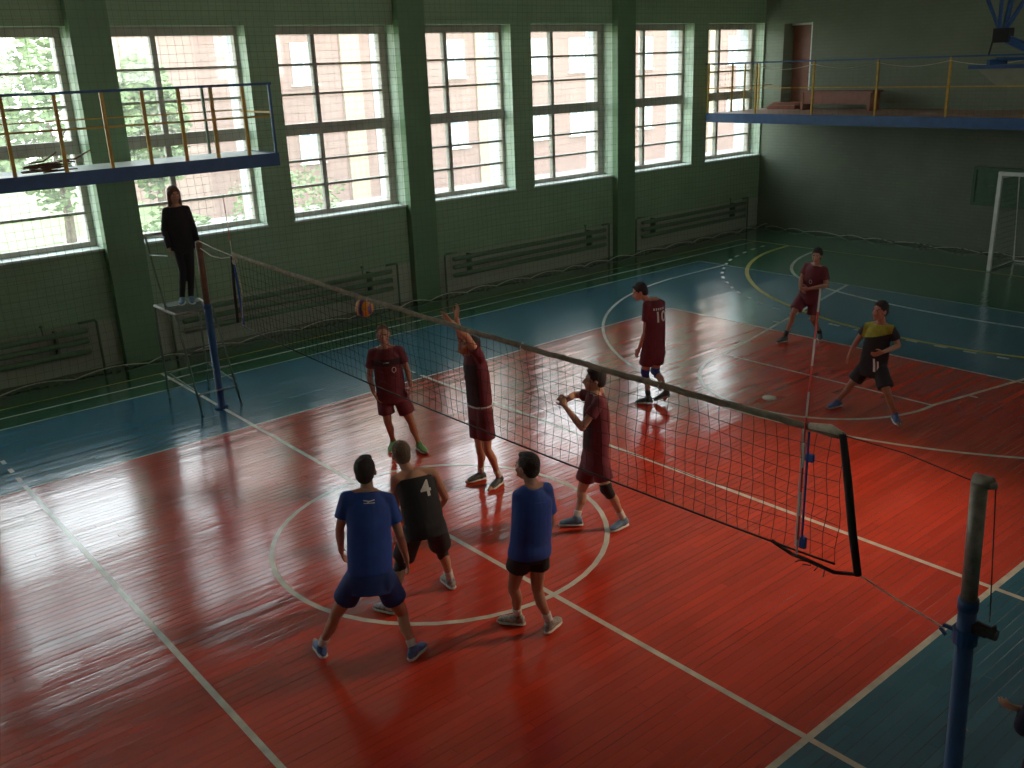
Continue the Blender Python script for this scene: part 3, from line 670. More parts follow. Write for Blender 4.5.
for k in range(6): box(m, -.42, .12, 1.20+k*.075, 1.225+k*.075, 1.496, 1.510)
part('platform', m, M_PLATE, t)
m = new(); tube(m, [(-.44, 1.50, 1.5), (-.40, 2.02, 2.54), (-.40, 1.25, 2.60)], .015, 8); tube(m, [(-.41, 1.90, 2.27), (-.40, 1.20, 2.34)], .012, 8)
tube(m, [(.22, 1.92, 1.5), (.26, 2.06, 2.54)], .013, 8); tube(m, [(-.40, 2.02, 2.54), (.26, 2.06, 2.54)], .013, 8); part('handrail', m, M_GREENMET, t)
m = new(); tube(m, [(-.38, 1.9, .45), (.26, 2.0, .45)], .012); tube(m, [(.26, 1.98, .42), (.27, 1.02, .35)], .012); tube(m, [(-.38, 1.98, .42), (-.36, 1.02, .35)], .012); part('brace', m, M_GREENMET, t)

# ------------------------------------------------------------------ ball and floor disc
def ball_mat(i, c): return mat('ball_%s_panel' % i, c, .45, .05, 20)
bm = new(); bmesh.ops.create_uvsphere(bm, u_segments=36, v_segments=24, radius=.105)
for f in bm.faces:
    c = f.calc_center_median().normalized(); a = math.atan2(c.y, c.x)+c.z*1.6
    f.material_index = 0 if math.sin(a*3+.4) > .0 else (1 if math.sin(a*3+.4) < -.55 else 2)
for v in bm.verts:
    c = v.co.normalized(); a = math.atan2(c.y, c.x)+c.z*1.6; s_ = abs(math.sin((a*3+.4))); v.co *= 1-.02*max(0, 1-s_*6)
b = link('volleyball', bm, [ball_mat('orange', (.62, .25, .02)), ball_mat('blue', (.05, .05, .16)), ball_mat('red_brown', (.28, .07, .03))], smooth=True)
b.location = (0.22, -2.95, 2.17); b.rotation_euler = (.9, .4, .3)
tag(b, 'orange and dark blue volleyball in the air at the net tape', 'ball')
bm = new(); lathe(bm, [(.105, 0), (.105, .006), (.09, .012), (.02, .013)], (5.91, -4.51, .002), 28)
tag(link('marker_disc', bm, M_LINE_W, smooth=True), 'flat pale round marker disc lying on the red floor beyond the net', 'marker disc')

# ------------------------------------------------------------------ outside the windows
M_GRASS = mat('lawn_grass', (.20, .26, .11), .9, .3, 3); M_PATH = mat('pale_path', (.36, .33, .30), .9, .1, 4)
M_BRICKR = brick_mat('red_brick_facade', (.33, .19, .15), (.34, .26, .23), .25, .075, .9, .3)
M_PEACH = mat('peach_render', (.40, .31, .22), .9, .08, 3); M_DGL = mat('dark_window_glass', (.30, .36, .42), .2, .2, 1)
M_LEAF = mat('green_leaves', (.21, .28, .12), .8, .25, 2); M_BARK = mat('tree_bark', (.16, .11, .07), .9, .3, 8)
bm = new(); box(bm, -40, 90, 5.5, 60, -.8, -.6)
struct(link('outdoor_ground', bm, M_GRASS), 'lawn outside the windows')
bm = new(); box(bm, -40, 90, 10, 13, -.6, -.58); box(bm, 4, 90, 20.5, 24, -.6, -.58); struct(link('outdoor_path', bm, M_PATH), 'pale paved path outside')
t = tag(empty('brick_building', (30, 24, -.6)), 'red brick building with white framed windows seen through the tall windows', 'building')
m = new(); box(m, 10, 58, 24, 34, -.6, 13); part('wall', m, M_BRICKR, t)
m = new()
for x in (16.2, 23.3, 31.2, 40.2): box(m, x, x+.9, 23.9, 24.05, -.6, 13)
part('peach_strip', m, M_PEACH, t)
for fl in range(4):
    for k in range(18):
        x = 11.4+k*2.55; z = 1.15+fl*3.1-(.0)
        if any(abs(x+.5-q-.45) < 1.0 for q in (16.2, 23.3, 31.2, 40.2)) or fl == 3 and k > 10: continue
        m = new(); w = 1.05
        box(m, x, x+w, 23.93, 24.03, z, z+.09); box(m, x, x+w, 23.93, 24.03, z+1.5, z+1.6); box(m, x, x+.09, 23.93, 24.03, z+.09, z+1.5); box(m, x+w-.09, x+w, 23.93, 24.03, z+.09, z+1.5); box(m, x+w/2-.04, x+w/2+.04, 23.93, 24.03, z+.09, z+1.5)
        box(m, x-.08, x+w+.08, 23.85, 24.0, z-.06, z)
        f_ = part('facade_window', m, M_WHITE, t)
        m = new(); box(m, x+.09, x+w-.09, 23.97, 24.02, z+.09, z+1.5); g_ = link('pane', m, M_DGL, None); g_.parent = f_
        g_.matrix_parent_inverse = Matrix.Translation(-V(t.location)).inverted() @ Matrix.Identity(4) if False else Matrix.Identity(4)
def foliage(name, c, rad, n, seed, par=None, size=.16):
    rn = random.Random(seed); m = new()
    for _ in range(n):
        d = V((rn.gauss(0, 1), rn.gauss(0, 1), rn.gauss(0, 1))).normalized(); k = rn.uniform(.45, 1)**.6*(1+.18*math.sin(d.x*7+seed)*math.cos(d.z*6))
        p = V(c)+V((d.x*rad[0]*k, d.y*rad[1]*k, d.z*rad[2]*k)); u, v = basis((rn.gauss(0, 1), rn.gauss(0, 1), rn.gauss(0, 1)+.3)); s = size*rn.uniform(.6, 1.3)
        m.faces.new([m.verts.new(p+u*s), m.verts.new(p+v*s*.5), m.verts.new(p-u*s), m.verts.new(p-v*s*.5)])
    me = bpy.data.meshes.new(name); m.to_mesh(me); m.free(); me.materials.append(M_LEAF); o = bpy.data.objects.new(name, me); COL.objects.link(o)
    if par: o.parent = par; o.matrix_parent_inverse = Matrix.Translation(-V(par.location))
    return o
for i, (x, y, h, r, lab) in enumerate(((-1.0, 15.5, 4.0, 2.6, 'leafy green tree outside the leftmost window'), (3.0, 18.5, 3.6, 2.4, 'leafy green tree outside, left of the gallery end'), (7.0, 21.5, 3.2, 1.3, 'green tree outside beside the brick building corner'))):
    t = tag(empty('garden_tree', (x, y, -.6)), lab, 'tree')
    m = new(); tube(m, [(x, y, -.6), (x+.1, y, 1.2), (x, y+.1, h)], [.18, .13, .05], 8)
    for a in range(4): tube(m, [(x, y, 1.4+.4*a), (x+math.cos(a*1.7)*r*.5, y+math.sin(a*1.7)*r*.5, 2.6+.5*a)], [.06, .02], 5)
    part('trunk', m, M_BARK, t); foliage('crown', (x, y, h), (r, r, 2.3), 2600, i+1, t)
for i, (x, y, r, lab) in enumerate(((4.0, 12.5, 1.1, 'rounded green bush outside under the gallery'), (9.0, 15.8, 1.5, 'low green bush outside the third window'), (1.2, 8.6, .8, 'small green bush outside the leftmost window'))):
    o = foliage('garden_bush', (x, y, -.1+r*.5), (r*1.3, r, r*.9), 1500, i+9, None, .09); tag(o, lab, 'bush')

# ------------------------------------------------------------------ people
M_MAROON = mat('maroon_sports_cloth', (.125, .012, .022), .75, .15, 9, .35, bscale=7)
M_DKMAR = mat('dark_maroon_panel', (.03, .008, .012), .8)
M_ROYAL = mat('royal_blue_cloth', (.018, .065, .30), .75, .12, 9, .35, bscale=7)
M_NAVYD = mat('dark_navy_cloth', (.008, .010, .030), .8, .15, 9, .35, bscale=7)
M_NAVY = mat('navy_cloth', (.014, .042, .17), .8, .15, 9, .35, bscale=7)
M_BLK = mat('black_cloth', (.012, .012, .014), .8, .2, 9, .35, bscale=7)
M_LIME = mat('lime_yellow_cloth', (.30, .32, .03), .75, .2, 14)
M_KNEE = mat('black_kneepad', (.012, .012, .012), .7); M_KNEEB = mat('blue_kneepad', (.02, .04, .22), .7)
M_SOCK = mat('white_sock', (.62, .60, .56), .85); M_BSOCK = mat('black_sock', (.02, .02, .02), .85)
M_SHW = mat('grey_white_shoe', (.46, .45, .42), .6, .35, 32, c2=(.10, .10, .10)); M_SHB = mat('blue_shoe', (.02, .07, .26), .5, .4, 26, c2=(.10, .16, .30)); M_SHG = mat('green_shoe', (.12, .30, .10), .6, .2, 20)
M_SHT = mat('teal_blue_shoe', (.06, .18, .30), .5, .4, 28, c2=(.16, .24, .30)); M_SHD = mat('dark_grey_shoe', (.06, .07, .07), .6, .4, 25); M_SOLE = mat('pale_shoe_sole', (.60, .58, .52), .6)
M_SKIN = mat('warm_skin', (.47, .24, .15), .55, .08, 6); M_SKIN2 = mat('tanned_skin', (.38, .18, .11), .55, .08, 6)
M_EYEW = mat('eye_white', (.6, .58, .54), .4); M_EYED = mat('dark_iris', (.03, .02, .015), .3); M_LIP = mat('lip_skin', (.36, .12, .09), .5)
M_HAIRD = mat('dark_hair', (.016, .011, .009), .7, .3, 60, .6, bscale=90); M_HAIRG = mat('light_brown_hair', (.13, .085, .05), .75, .3, 60, .6, bscale=90); M_HAIRR = mat('long_brown_hair', (.10, .035, .018), .6, .3, 40, .6, bscale=60)
M_NUM = mat('white_print', (.62, .60, .56), .7)

def cap(bm, a, b, ra, rb, seg=12):
    a, b = V(a), V(b); d = b-a; L_ = d.length
    if L_ < 1e-5: d = V((0, 0, 1)); L_ = 1e-5
    n = d/L_; u, v = basis(n); rings = []
    for k in (80, 55, 28): t_ = math.radians(k); rings.append((a-n*ra*math.sin(t_), u*ra*math.cos(t_), v*ra*math.cos(t_)))
    for k in (0, .5, 1): rr = ra+(rb-ra)*k; rings.append((a+d*k, u*rr, v*rr))
    for k in (28, 55, 80): t_ = math.radians(k); rings.append((b+n*rb*math.sin(t_), u*rb*math.cos(t_), v*rb*math.cos(t_)))
    loft(bm, rings, seg)
def frus(bm, a, b, ra, rb, seg=16, u=None, fl=1.0):
    a, b = V(a), V(b); n = (b-a).normalized(); u_, v_ = basis(n)
    loft(bm, [(a+(b-a)*k, u_*(ra+(rb-ra)*k), v_*(ra+(rb-ra)*k)*fl) for k in (0, .25, .5, .75, 1)], seg)
def ell(bm, c, ax, ay, az, seg=16):
    c = V(c); ax, ay, az = V(ax), V(ay), V(az)
    loft(bm, [(c+az*math.sin(math.radians(t_)), ax*math.cos(math.radians(t_)), ay*math.cos(math.radians(t_))) for t_ in (-85, -65, -42, -20, 0, 20, 42, 65, 85)], seg)
def bake(name, bm, mats, par, voxel, smooth=2, fac=.5):
    bmesh.ops.recalc_face_normals(bm, faces=bm.faces[:])
    me = bpy.data.meshes.new(name+'_src'); bm.to_mesh(me); bm.free()
    o = bpy.data.objects.new(name, me); COL.objects.link(o)
    r = o.modifiers.new('r', 'REMESH'); r.mode = 'VOXEL'; r.voxel_size = voxel; r.use_smooth_shade = True
    s = o.modifiers.new('s', 'SMOOTH'); s.iterations = smooth; s.factor = fac
    dg = bpy.context.evaluated_depsgraph_get(); dg.update()
    nm = bpy.data.meshes.new_from_object(o.evaluated_get(dg)); nm.name = name
    o.modifiers.clear(); o.data = nm; bpy.data.meshes.remove(me)
    nm.materials.clear()
    for x in (mats if isinstance(mats, (list, tuple)) else [mats]): nm.materials.append(x)
    for p in nm.polygons: p.use_smooth = True; p.material_index = 0
    o.parent = par
    return o

def hand(bm, w, tip, palm_n, side, curl=.5, splay=.12, k=1.0):
    """palm plus four unequal bent fingers and a side thumb. w wrist, tip finger tip, palm_n palm normal, side +1/-1 thumb side"""
    w, tip = V(w), V(tip); d = (tip-w).normalized(); n = V(palm_n); n = (n-d*n.dot(d)).normalized(); s = d.cross(n).normalized()*side
    c = w+d*.050*k
    loft(bm, [(w+d*t_*k, s*a*k, n*b*k) for t_, a, b in ((-.01, .026, .019), (.02, .032, .017), (.05, .040, .015), (.08, .042, .013), (.092, .036, .010))], 12)
    for i, (off, L_) in enumerate(((.031, .070), (.011, .080), (-.010, .074), (-.030, .058))):
        b0 = w+d*.082*k+s*off*k; d1 = (d+s*(off*splay*22)+n*curl*.35).normalized(); p1 = b0+d1*L_*.5*k
        d2 = (d1+n*curl*.8).normalized(); p2 = p1+d2*L_*.32*k; d3 = (d2+n*curl*.8).normalized(); p3 = p2+d3*L_*.25*k
        cap(bm, b0, p1, .0095*k, .0088*k, 8); cap(bm, p1, p2, .0088*k, .0080*k, 8); cap(bm, p2, p3, .0080*k, .0072*k, 8)
    b0 = w+d*.025*k+s*.024*k; p1 = b0+(d*.6+s*.75+n*.25).normalized()*.045*k; p2 = p1+(d*.95+s*.25+n*.3).normalized()*.038*k
    cap(bm, b0, p1, .015*k, .011*k, 8); cap(bm, p1, p2, .011*k, .009*k, 8)

def human(name, base, J, label, look, top='tee', topm=None, botm=None, shoem=None, sockm=None, hairm=None, skin=None, hair='short',
          knee={}, curl=(.5, .5), palm=None, bot='shorts', sleeve=.62, hem=-.16, shoe_h=1.0, sl=.78, k=1.0, vox=.0075, bare_arms=False, tight=1.0, fast=False):
    root = empty(name, (base[0], base[1], 0)); tag(root, label, 'person')
    J = {a: V(b) for a, b in J.items()}
    sm = (J['shL']+J['shR'])/2; hm = (J['hipL']+J['hipR'])/2; up = (sm-hm).normalized(); TL = (sm-hm).length
    for S_ in 'LR': J['sh'+S_] = J['sh'+S_].lerp(sm, .08)+up*.012*k
    R = (J['shR']-J['shL']).normalized(); R = (R-up*R.dot(up)).normalized(); H = (J['hipR']-J['hipL']).normalized(); H = (H-up*H.dot(up)).normalized(); H = (H*.6+R*.4).normalized()
    F = up.cross(R).normalized()
    # torso centre line: slight natural S-curve
    def tc(s): return hm+up*TL*s - F*.012*math.sin(s*PI)*k
    def ax(s): r = (H*(1-s)+R*s) if 0 <= s <= 1 else (H if s < 0 else R); r = r.normalized(); return r, up.cross(r).normalized()
    prof = [(-.22, .075, .070), (-.14, .130, .098), (0, .162, .112), (.15, .158, .108), (.32, .140, .098), (.50, .148, .105), (.68, .166, .117), (.82, .180, .112), (.93, .178, .100), (1.01, .145, .088), (1.08, .100, .074), (1.16, .058, .058)]
    swd = max(.30, (J['shR']-J['shL']).length)/.36
    def torso(bm, infl, s0, s1, wmul=1.0):
        rings = []
        ss = [s0]+[p_[0] for p_ in prof if s0+.02 < p_[0] < s1-.02]+[s1]
        for s in ss:
            for (a, w1, d1), (b, w2, d2) in zip(prof, prof[1:]):
                if a <= s <= b: f = (s-a)/(b-a); w_ = w1+(w2-w1)*f; d_ = d1+(d2-d1)*f; break
            else: w_, d_ = (prof[0][1:] if s < prof[0][0] else prof[-1][1:])
            if infl > .015 and s < .62: w_, d_ = max(w_, .166+(.012 if s < .05 else 0)), max(d_, .112+(.018 if s < .05 else 0))
            elif infl > .01 and s < .2: w_, d_ = max(w_, .150), max(d_, .106)
            r, f_ = ax(s); sc = 1+(swd-1)*max(0, min(1, (s-.4)*2)); rings.append((tc(s), r*(w_*sc*k*wmul+infl), f_*(d_*k+infl)))
        loft(bm, rings, 22)
    # ---- body
    bm = new(); torso(bm, -.002, -.13, 1.15)
    for s_, S_ in ((-1, 'L'), (1, 'R')):
        sh, el, wr, ha = J['sh'+S_], J['el'+S_], J['wr'+S_], J['ha'+S_]
        inner = tc(.93)+R*s_*.06
        cap(bm, inner, sh, .058*k, .052*k); cap(bm, tc(1.10)+R*s_*.03, sh+up*.008-R*s_*.015, .050*k, .046*k); ad = (el-sh).normalized(); cap(bm, sh+ad*.01, sh+ad*.09, .053*k, .048*k)
        cap(bm, sh+ad*.05, sh.lerp(el, .55), .047*k, .044*k); cap(bm, sh.lerp(el, .5), el, .043*k, .036*k)
        cap(bm, el, el.lerp(wr, .35), .036*k, .038*k); cap(bm, el.lerp(wr, .3), wr, .038*k, .024*k)
        hl = (ha-wr); ha2 = wr+hl.normalized()*.18
        pn = V(palm[S_]) if palm and S_ in palm else (-R*s_)
        hand(bm, wr, ha2, pn, 1 if True else -1, curl[0 if S_ == 'L' else 1], k=.98*k) if (palm and palm.get('flip'+S_)) else hand(bm, wr, ha2, pn, (1 if (hl.normalized().cross(pn)).dot(F+up*.2) > 0 else -1), curl[0 if S_ == 'L' else 1], k=.98*k)
        hp, kn, an, to = J['hip'+S_], J['kn'+S_], J['an'+S_], J['to'+S_]
        ell(bm, hp-F*.012-up*.03, H*.070*k, F*.070*k, up*.075*k)
        cap(bm, hp, hp.lerp(kn, .5), .088*k, .074*k); cap(bm, hp.lerp(kn, .45), kn, .074*k, .052*k)
        sd = (an-kn); bk = -(to-an); bk.z = 0; bk = bk.normalized() if bk.length > .01 else -F
        cap(bm, kn, kn.lerp(an, .2), .050*k, .046*k); cap(bm, kn.lerp(an, .15)+bk*.012, kn.lerp(an, .42)+bk*.018, .047*k, .050*k); cap(bm, kn.lerp(an, .4)+bk*.014, kn.lerp(an, .8), .048*k, .033*k)
        cap(bm, kn.lerp(an, .7), an, .035*k, .032*k)
        cap(bm, an+V((0, 0, -.02)), V((an.x, an.y, max(an.z-.055, to.z+.02))).lerp(to, .35), .032*k, .030*k); cap(bm, V((an.x, an.y, max(an.z-.055, to.z+.02))).lerp(to, .35), V((an.x, an.y, max(an.z-.055, to.z+.02))).lerp(to, .8), .030*k, .022*k)
    # head
    hc = J['head']; nk = J['neck']; L3 = V(look).normalized(); hu = (hc-nk).normalized()*.5+V((0, 0, 1))*.8; hu = (hu-L3*hu.dot(L3)).normalized(); hr = L3.cross(hu).normalized()
    hk = 1.04*k if k > .95 else 1.0
    def hp_(r, f, u): return hc+(hr*r+L3*f+hu*u)*hk
    cap(bm, tc(1.0), nk, .058*k, .055*k); cap(bm, nk, hp_(0, -.015, -.03), .054*k, .050*k)
    ell(bm, hp_(0, -.012, .025), hr*.076*hk, L3*.095*hk, hu*.092*hk)
    ell(bm, hp_(0, .022, -.030), hr*.060*hk, L3*.068*hk, hu*.082*hk)
    ell(bm, hp_(0, .062, -.088), hr*.030*hk, L3*.026*hk, hu*.022*hk)
    for s_ in (-1, 1):
        ell(bm, hp_(s_*.038, .052, -.030), hr*.026*hk, L3*.026*hk, hu*.028*hk)       # cheek
        ell(bm, hp_(s_*.030, .076, .026), hr*.026*hk, L3*.012*hk, hu*.009*hk)       # brow
        ell(bm, hp_(s_*.079, -.010, -.008), hr*.009*hk, L3*.020*hk, hu*.032*hk, 10)   # ear
    cap(bm, hp_(0, .084, .010), hp_(0, .108, -.026), .009*hk, .014*hk, 8); ell(bm, hp_(0, .096, -.030), hr*.020*hk, L3*.012*hk, hu*.009*hk, 10)
    ell(bm, hp_(0, .086, -.052), hr*.026*hk, L3*.012*hk, hu*.007*hk, 10); ell(bm, hp_(0, .084, -.064), hr*.022*hk, L3*.012*hk, hu*.008*hk, 10)
    body = bake('body', bm, [skin or M_SKIN, M_EYEW, M_EYED, M_LIP, hairm], root, vox, 2)
    for p in body.data.polygons:
        d = V(p.center)-hc
        if d.length > .17: continue
        r, f, u = d.dot(hr)/hk, d.dot(L3)/hk, d.dot(hu)/hk
        if f < .04: continue
        e = min(((r-s_*.031)/.014)**2+((u-.008)/.0065)**2 for s_ in (-1, 1)); e2 = min(((r-s_*.031)/.0065)**2+((u-.008)/.007)**2 for s_ in (-1, 1))
        br = min(((r-s_*.032)/.020)**2+((u-.029)/.005)**2 for s_ in (-1, 1)); lp = (r/.024)**2+((u+.058)/.009)**2
        if e2 < 1: p.material_index = 2
        elif e < 1: p.material_index = 1
        elif br < 1: p.material_index = 4
        elif lp < 1 and f > .07: p.material_index = 3
    # hair
    bm = new()
    if hair in ('short', 'crew'):
        g_ = .004 if hair == 'crew' else .012
        ell(bm, hp_(0, -.024, .040), hr*(.078+g_*.6)*hk, L3*(.092+g_*.4)*hk, hu*(.088+g_)*hk)
        ell(bm, hp_(0, -.060, -.005), hr*(.066+g_*.5)*hk, L3*(.056+g_*.3)*hk, hu*.075*hk)
        if hair == 'short': ell(bm, hp_(0, .035, .098), hr*.055*hk, L3*.045*hk, hu*.020*hk)
    else:
        ell(bm, hp_(0, -.022, .038), hr*.090*hk, L3*.100*hk, hu*.098*hk)
        for s_ in (-1, 1): cap(bm, hp_(s_*.072, -.01, .03), hp_(s_*.082, .0, -.15), .028, .020)
        cap(bm, hp_(0, -.06, 0), hp_(0, -.075, -.17), .070, .05)
        cap(bm, hp_(-.05, -.05, -.05), hp_(-.06, -.06, -.18), .04, .03); cap(bm, hp_(.05, -.05, -.05), hp_(.06, -.06, -.18), .04, .03)
    hob = bake('hair', bm, hairm, root, .006, 1)
    # ---- clothes
    bm = new()
    loose = .018*tight
    if top:
        torso(bm, loose, hem, 1.12 if top != 'tank' else 1.0, 1.0)
        for s_, S_ in ((-1, 'L'), (1, 'R')):
            sh, el, wr = J['sh'+S_], J['el'+S_], J['wr'+S_]; inner = tc(.90)+R*s_*.07
            if top == 'tank': cap(bm, inner, sh.lerp(inner, .35), .062*k, .050*k); continue
            cap(bm, inner, sh, .070*k, .060*k); cap(bm, tc(1.06)+R*s_*.05, sh+up*.006, .056*k, .054*k)
            if top == 'long':
                cap(bm, sh, el, .062*k, .052*k); frus(bm, el, wr, .053*k, .040*k); cap(bm, el, el.lerp(wr, .5), .052*k, .046*k)
            else: cap(bm, sh, sh.lerp(el, .2), .060*k, .062*k); frus(bm, sh.lerp(el, .1), sh.lerp(el, sleeve), .061*k, .068*k)
        nm_ = {'tee': 'shirt', 'tank': 'tank_top', 'long': 'jacket'}[top]
        shirt = bake(nm_, bm, topm, root, .010, 3)
    else: bm.free(); shirt = None
    bm = new()
    torso(bm, .012 if bot == 'shorts' else .008, -.20, .22)
    for s_, S_ in ((-1, 'L'), (1, 'R')):
        hp, kn, an = J['hip'+S_], J['kn'+S_], J['an'+S_]
        if bot == 'shorts':
            e = hp.lerp(kn, sl); ell(bm, hp, H*.102*k, F*.100*k, up*.10*k); frus(bm, hp+up*.02, e, .100*k, .108*k, 18); ell(bm, hp-F*.015-up*.03, H*.088*k, F*.080*k, up*.085*k)
        else:
            cap(bm, hp, kn, .094*k, .062*k); cap(bm, kn, an+V((0, 0, .0)), .060*k, .045*k)
            ell(bm, hp-F*.03, H*.10*k, F*.10*k, up*.10*k)
    bake('shorts' if bot == 'shorts' else 'trousers', bm, botm, root, .010, 3)
    for s_, S_ in ((-1, 'L'), (1, 'R')):
        kn, an, to, hp = J['kn'+S_], J['an'+S_], J['to'+S_], J['hip'+S_]
        if S_ in knee:
            bm = new(); frus(bm, kn.lerp(hp, .22), kn, .070*k, .062*k); frus(bm, kn, kn.lerp(an, .25), .062*k, .056*k); ell(bm, kn+F*.015, H*.058*k, F*.058*k, up*.07*k)
            bake('kneepad', bm, knee[S_], root, .010, 3)
        # sock
        if sockm:
            m = new(); frus(m, an.lerp(kn, .26), an, .042*k, .036*k); frus(m, an, an-V((0, 0, .05)), .038*k, .040*k); so = link('sock', m, sockm, None, True); so.parent = root
        # shoe
        fd = to-an; fd.z = 0; fd = fd.normalized() if fd.length > .03 else F
        gl = to.z-.02; heel = V((an.x, an.y, an.z-.09)); pitch = (to.z-.0-(an.z-.08))
        toe = heel+fd*.19; toe.z = to.z-.015; bk_ = heel-fd*.065
        ld_ = (toe-bk_); L_ = ld_.length; fz = ld_.normalized(); sd = V((0, 0, 1)).cross(fz).normalized(); uz = fz.cross(sd)
        def P(t_, z_): return bk_+fz*L_*t_+uz*z_
        m = new(); loft(m, [(P(t_, h/2+.018), sd*w_, uz*(h/2)) for t_, w_, h in ((0, .012, .03), (.04, .030, .065), (.14, .038, .085), (.30, .040, .090), (.45, .042, .075), (.62, .046, .058), (.80, .045, .046), (.92, .034, .036), (1.0, .012, .02))], 16)
        cap(m, an+V((0, 0, -.035)), an+V((0, 0, .0)), .046*k, .043*k)
        shoe = bake('shoe', m, [shoem, M_SOLE], root, .007, 1)
        m = new(); loft(m, [(P(t_, .012), sd*w_, uz*.012) for t_, w_ in ((-.01, .014), (.05, .036), (.2, .042), (.45, .043), (.7, .049), (.88, .042), (1.02, .012))], 16); so = link('sole', m, M_SOLE, None, True); so.parent = shoe
        m = new()
        for q in range(4):
            c_ = P(.42+.07*q, .088-.012*q); tube(m, [c_-sd*.026-uz*.012, c_+uz*.002, c_+sd*.026-uz*.012], .0035, 4)
        so = link('lace', m, M_SOCK, None); so.parent = shoe
    return dict(root=root, shirt=shirt, tc=tc, R=R, F=F, up=up, J=J, k=k, TL=TL)

def print_on(h, text, s, off, size, back=True, m_=None, name='number', on='shirt', stretch=1.0):
    """lettering pressed onto the garment: text laid out in the chest / back plane and dropped onto the cloth"""
    cu = bpy.data.curves.new(name, 'FONT'); cu.body = text; cu.size = size; cu.align_x = 'CENTER'; cu.align_y = 'CENTER'; cu.offset = size*.02
    o = bpy.data.objects.new(name, cu); COL.objects.link(o); dg = bpy.context.evaluated_depsgraph_get(); dg.update()
    me = bpy.data.meshes.new_from_object(o.evaluated_get(dg)); bpy.data.objects.remove(o)
    bm = new(); bm.from_mesh(me); bmesh.ops.triangulate(bm, faces=bm.faces[:])
    bmesh.ops.subdivide_edges(bm, edges=[e for e in bm.edges if e.calc_length() > size*.12], cuts=3, use_grid_fill=False); bmesh.ops.triangulate(bm, faces=bm.faces[:])
    press(h, bm, s, off, back, m_ or M_NUM, name, stretch)
def press(h, bm, s, off, back, m_, name, stretch=1.0):
    R, F, up = h['R'], h['F'], h['up']; n = -F if back else F; rr = R if back else -R
    g_ = h['shirt']; bv = BVHTree.FromPolygons([v.co.copy() for v in g_.data.vertices], [p.vertices[:] for p in g_.data.polygons])
    c = h['tc'](s)+rr*off
    for v in bm.verts:
        p = c+rr*v.co.x+up*v.co.y*stretch; hit = bv.ray_cast(p+n*.5, -n)
        v.co = (hit[0]+n*.004) if hit[0] else p+n*.14
    o = link(name, bm, m_, g_)
    return o
def quad(bm, pts, n=8):
    """a patch (4 corner points in the chest plane) with enough points to follow the cloth"""
    a, b, c, d = [V((*p, 0)) for p in pts]; g = [[bm.verts.new((a.lerp(b, i/n)).lerp(d.lerp(c, i/n), j/n)) for j in range(n+1)] for i in range(n+1)]
    for i in range(n):
        for j in range(n): bm.faces.new((g[i][j], g[i+1][j], g[i+1][j+1], g[i][j+1]))

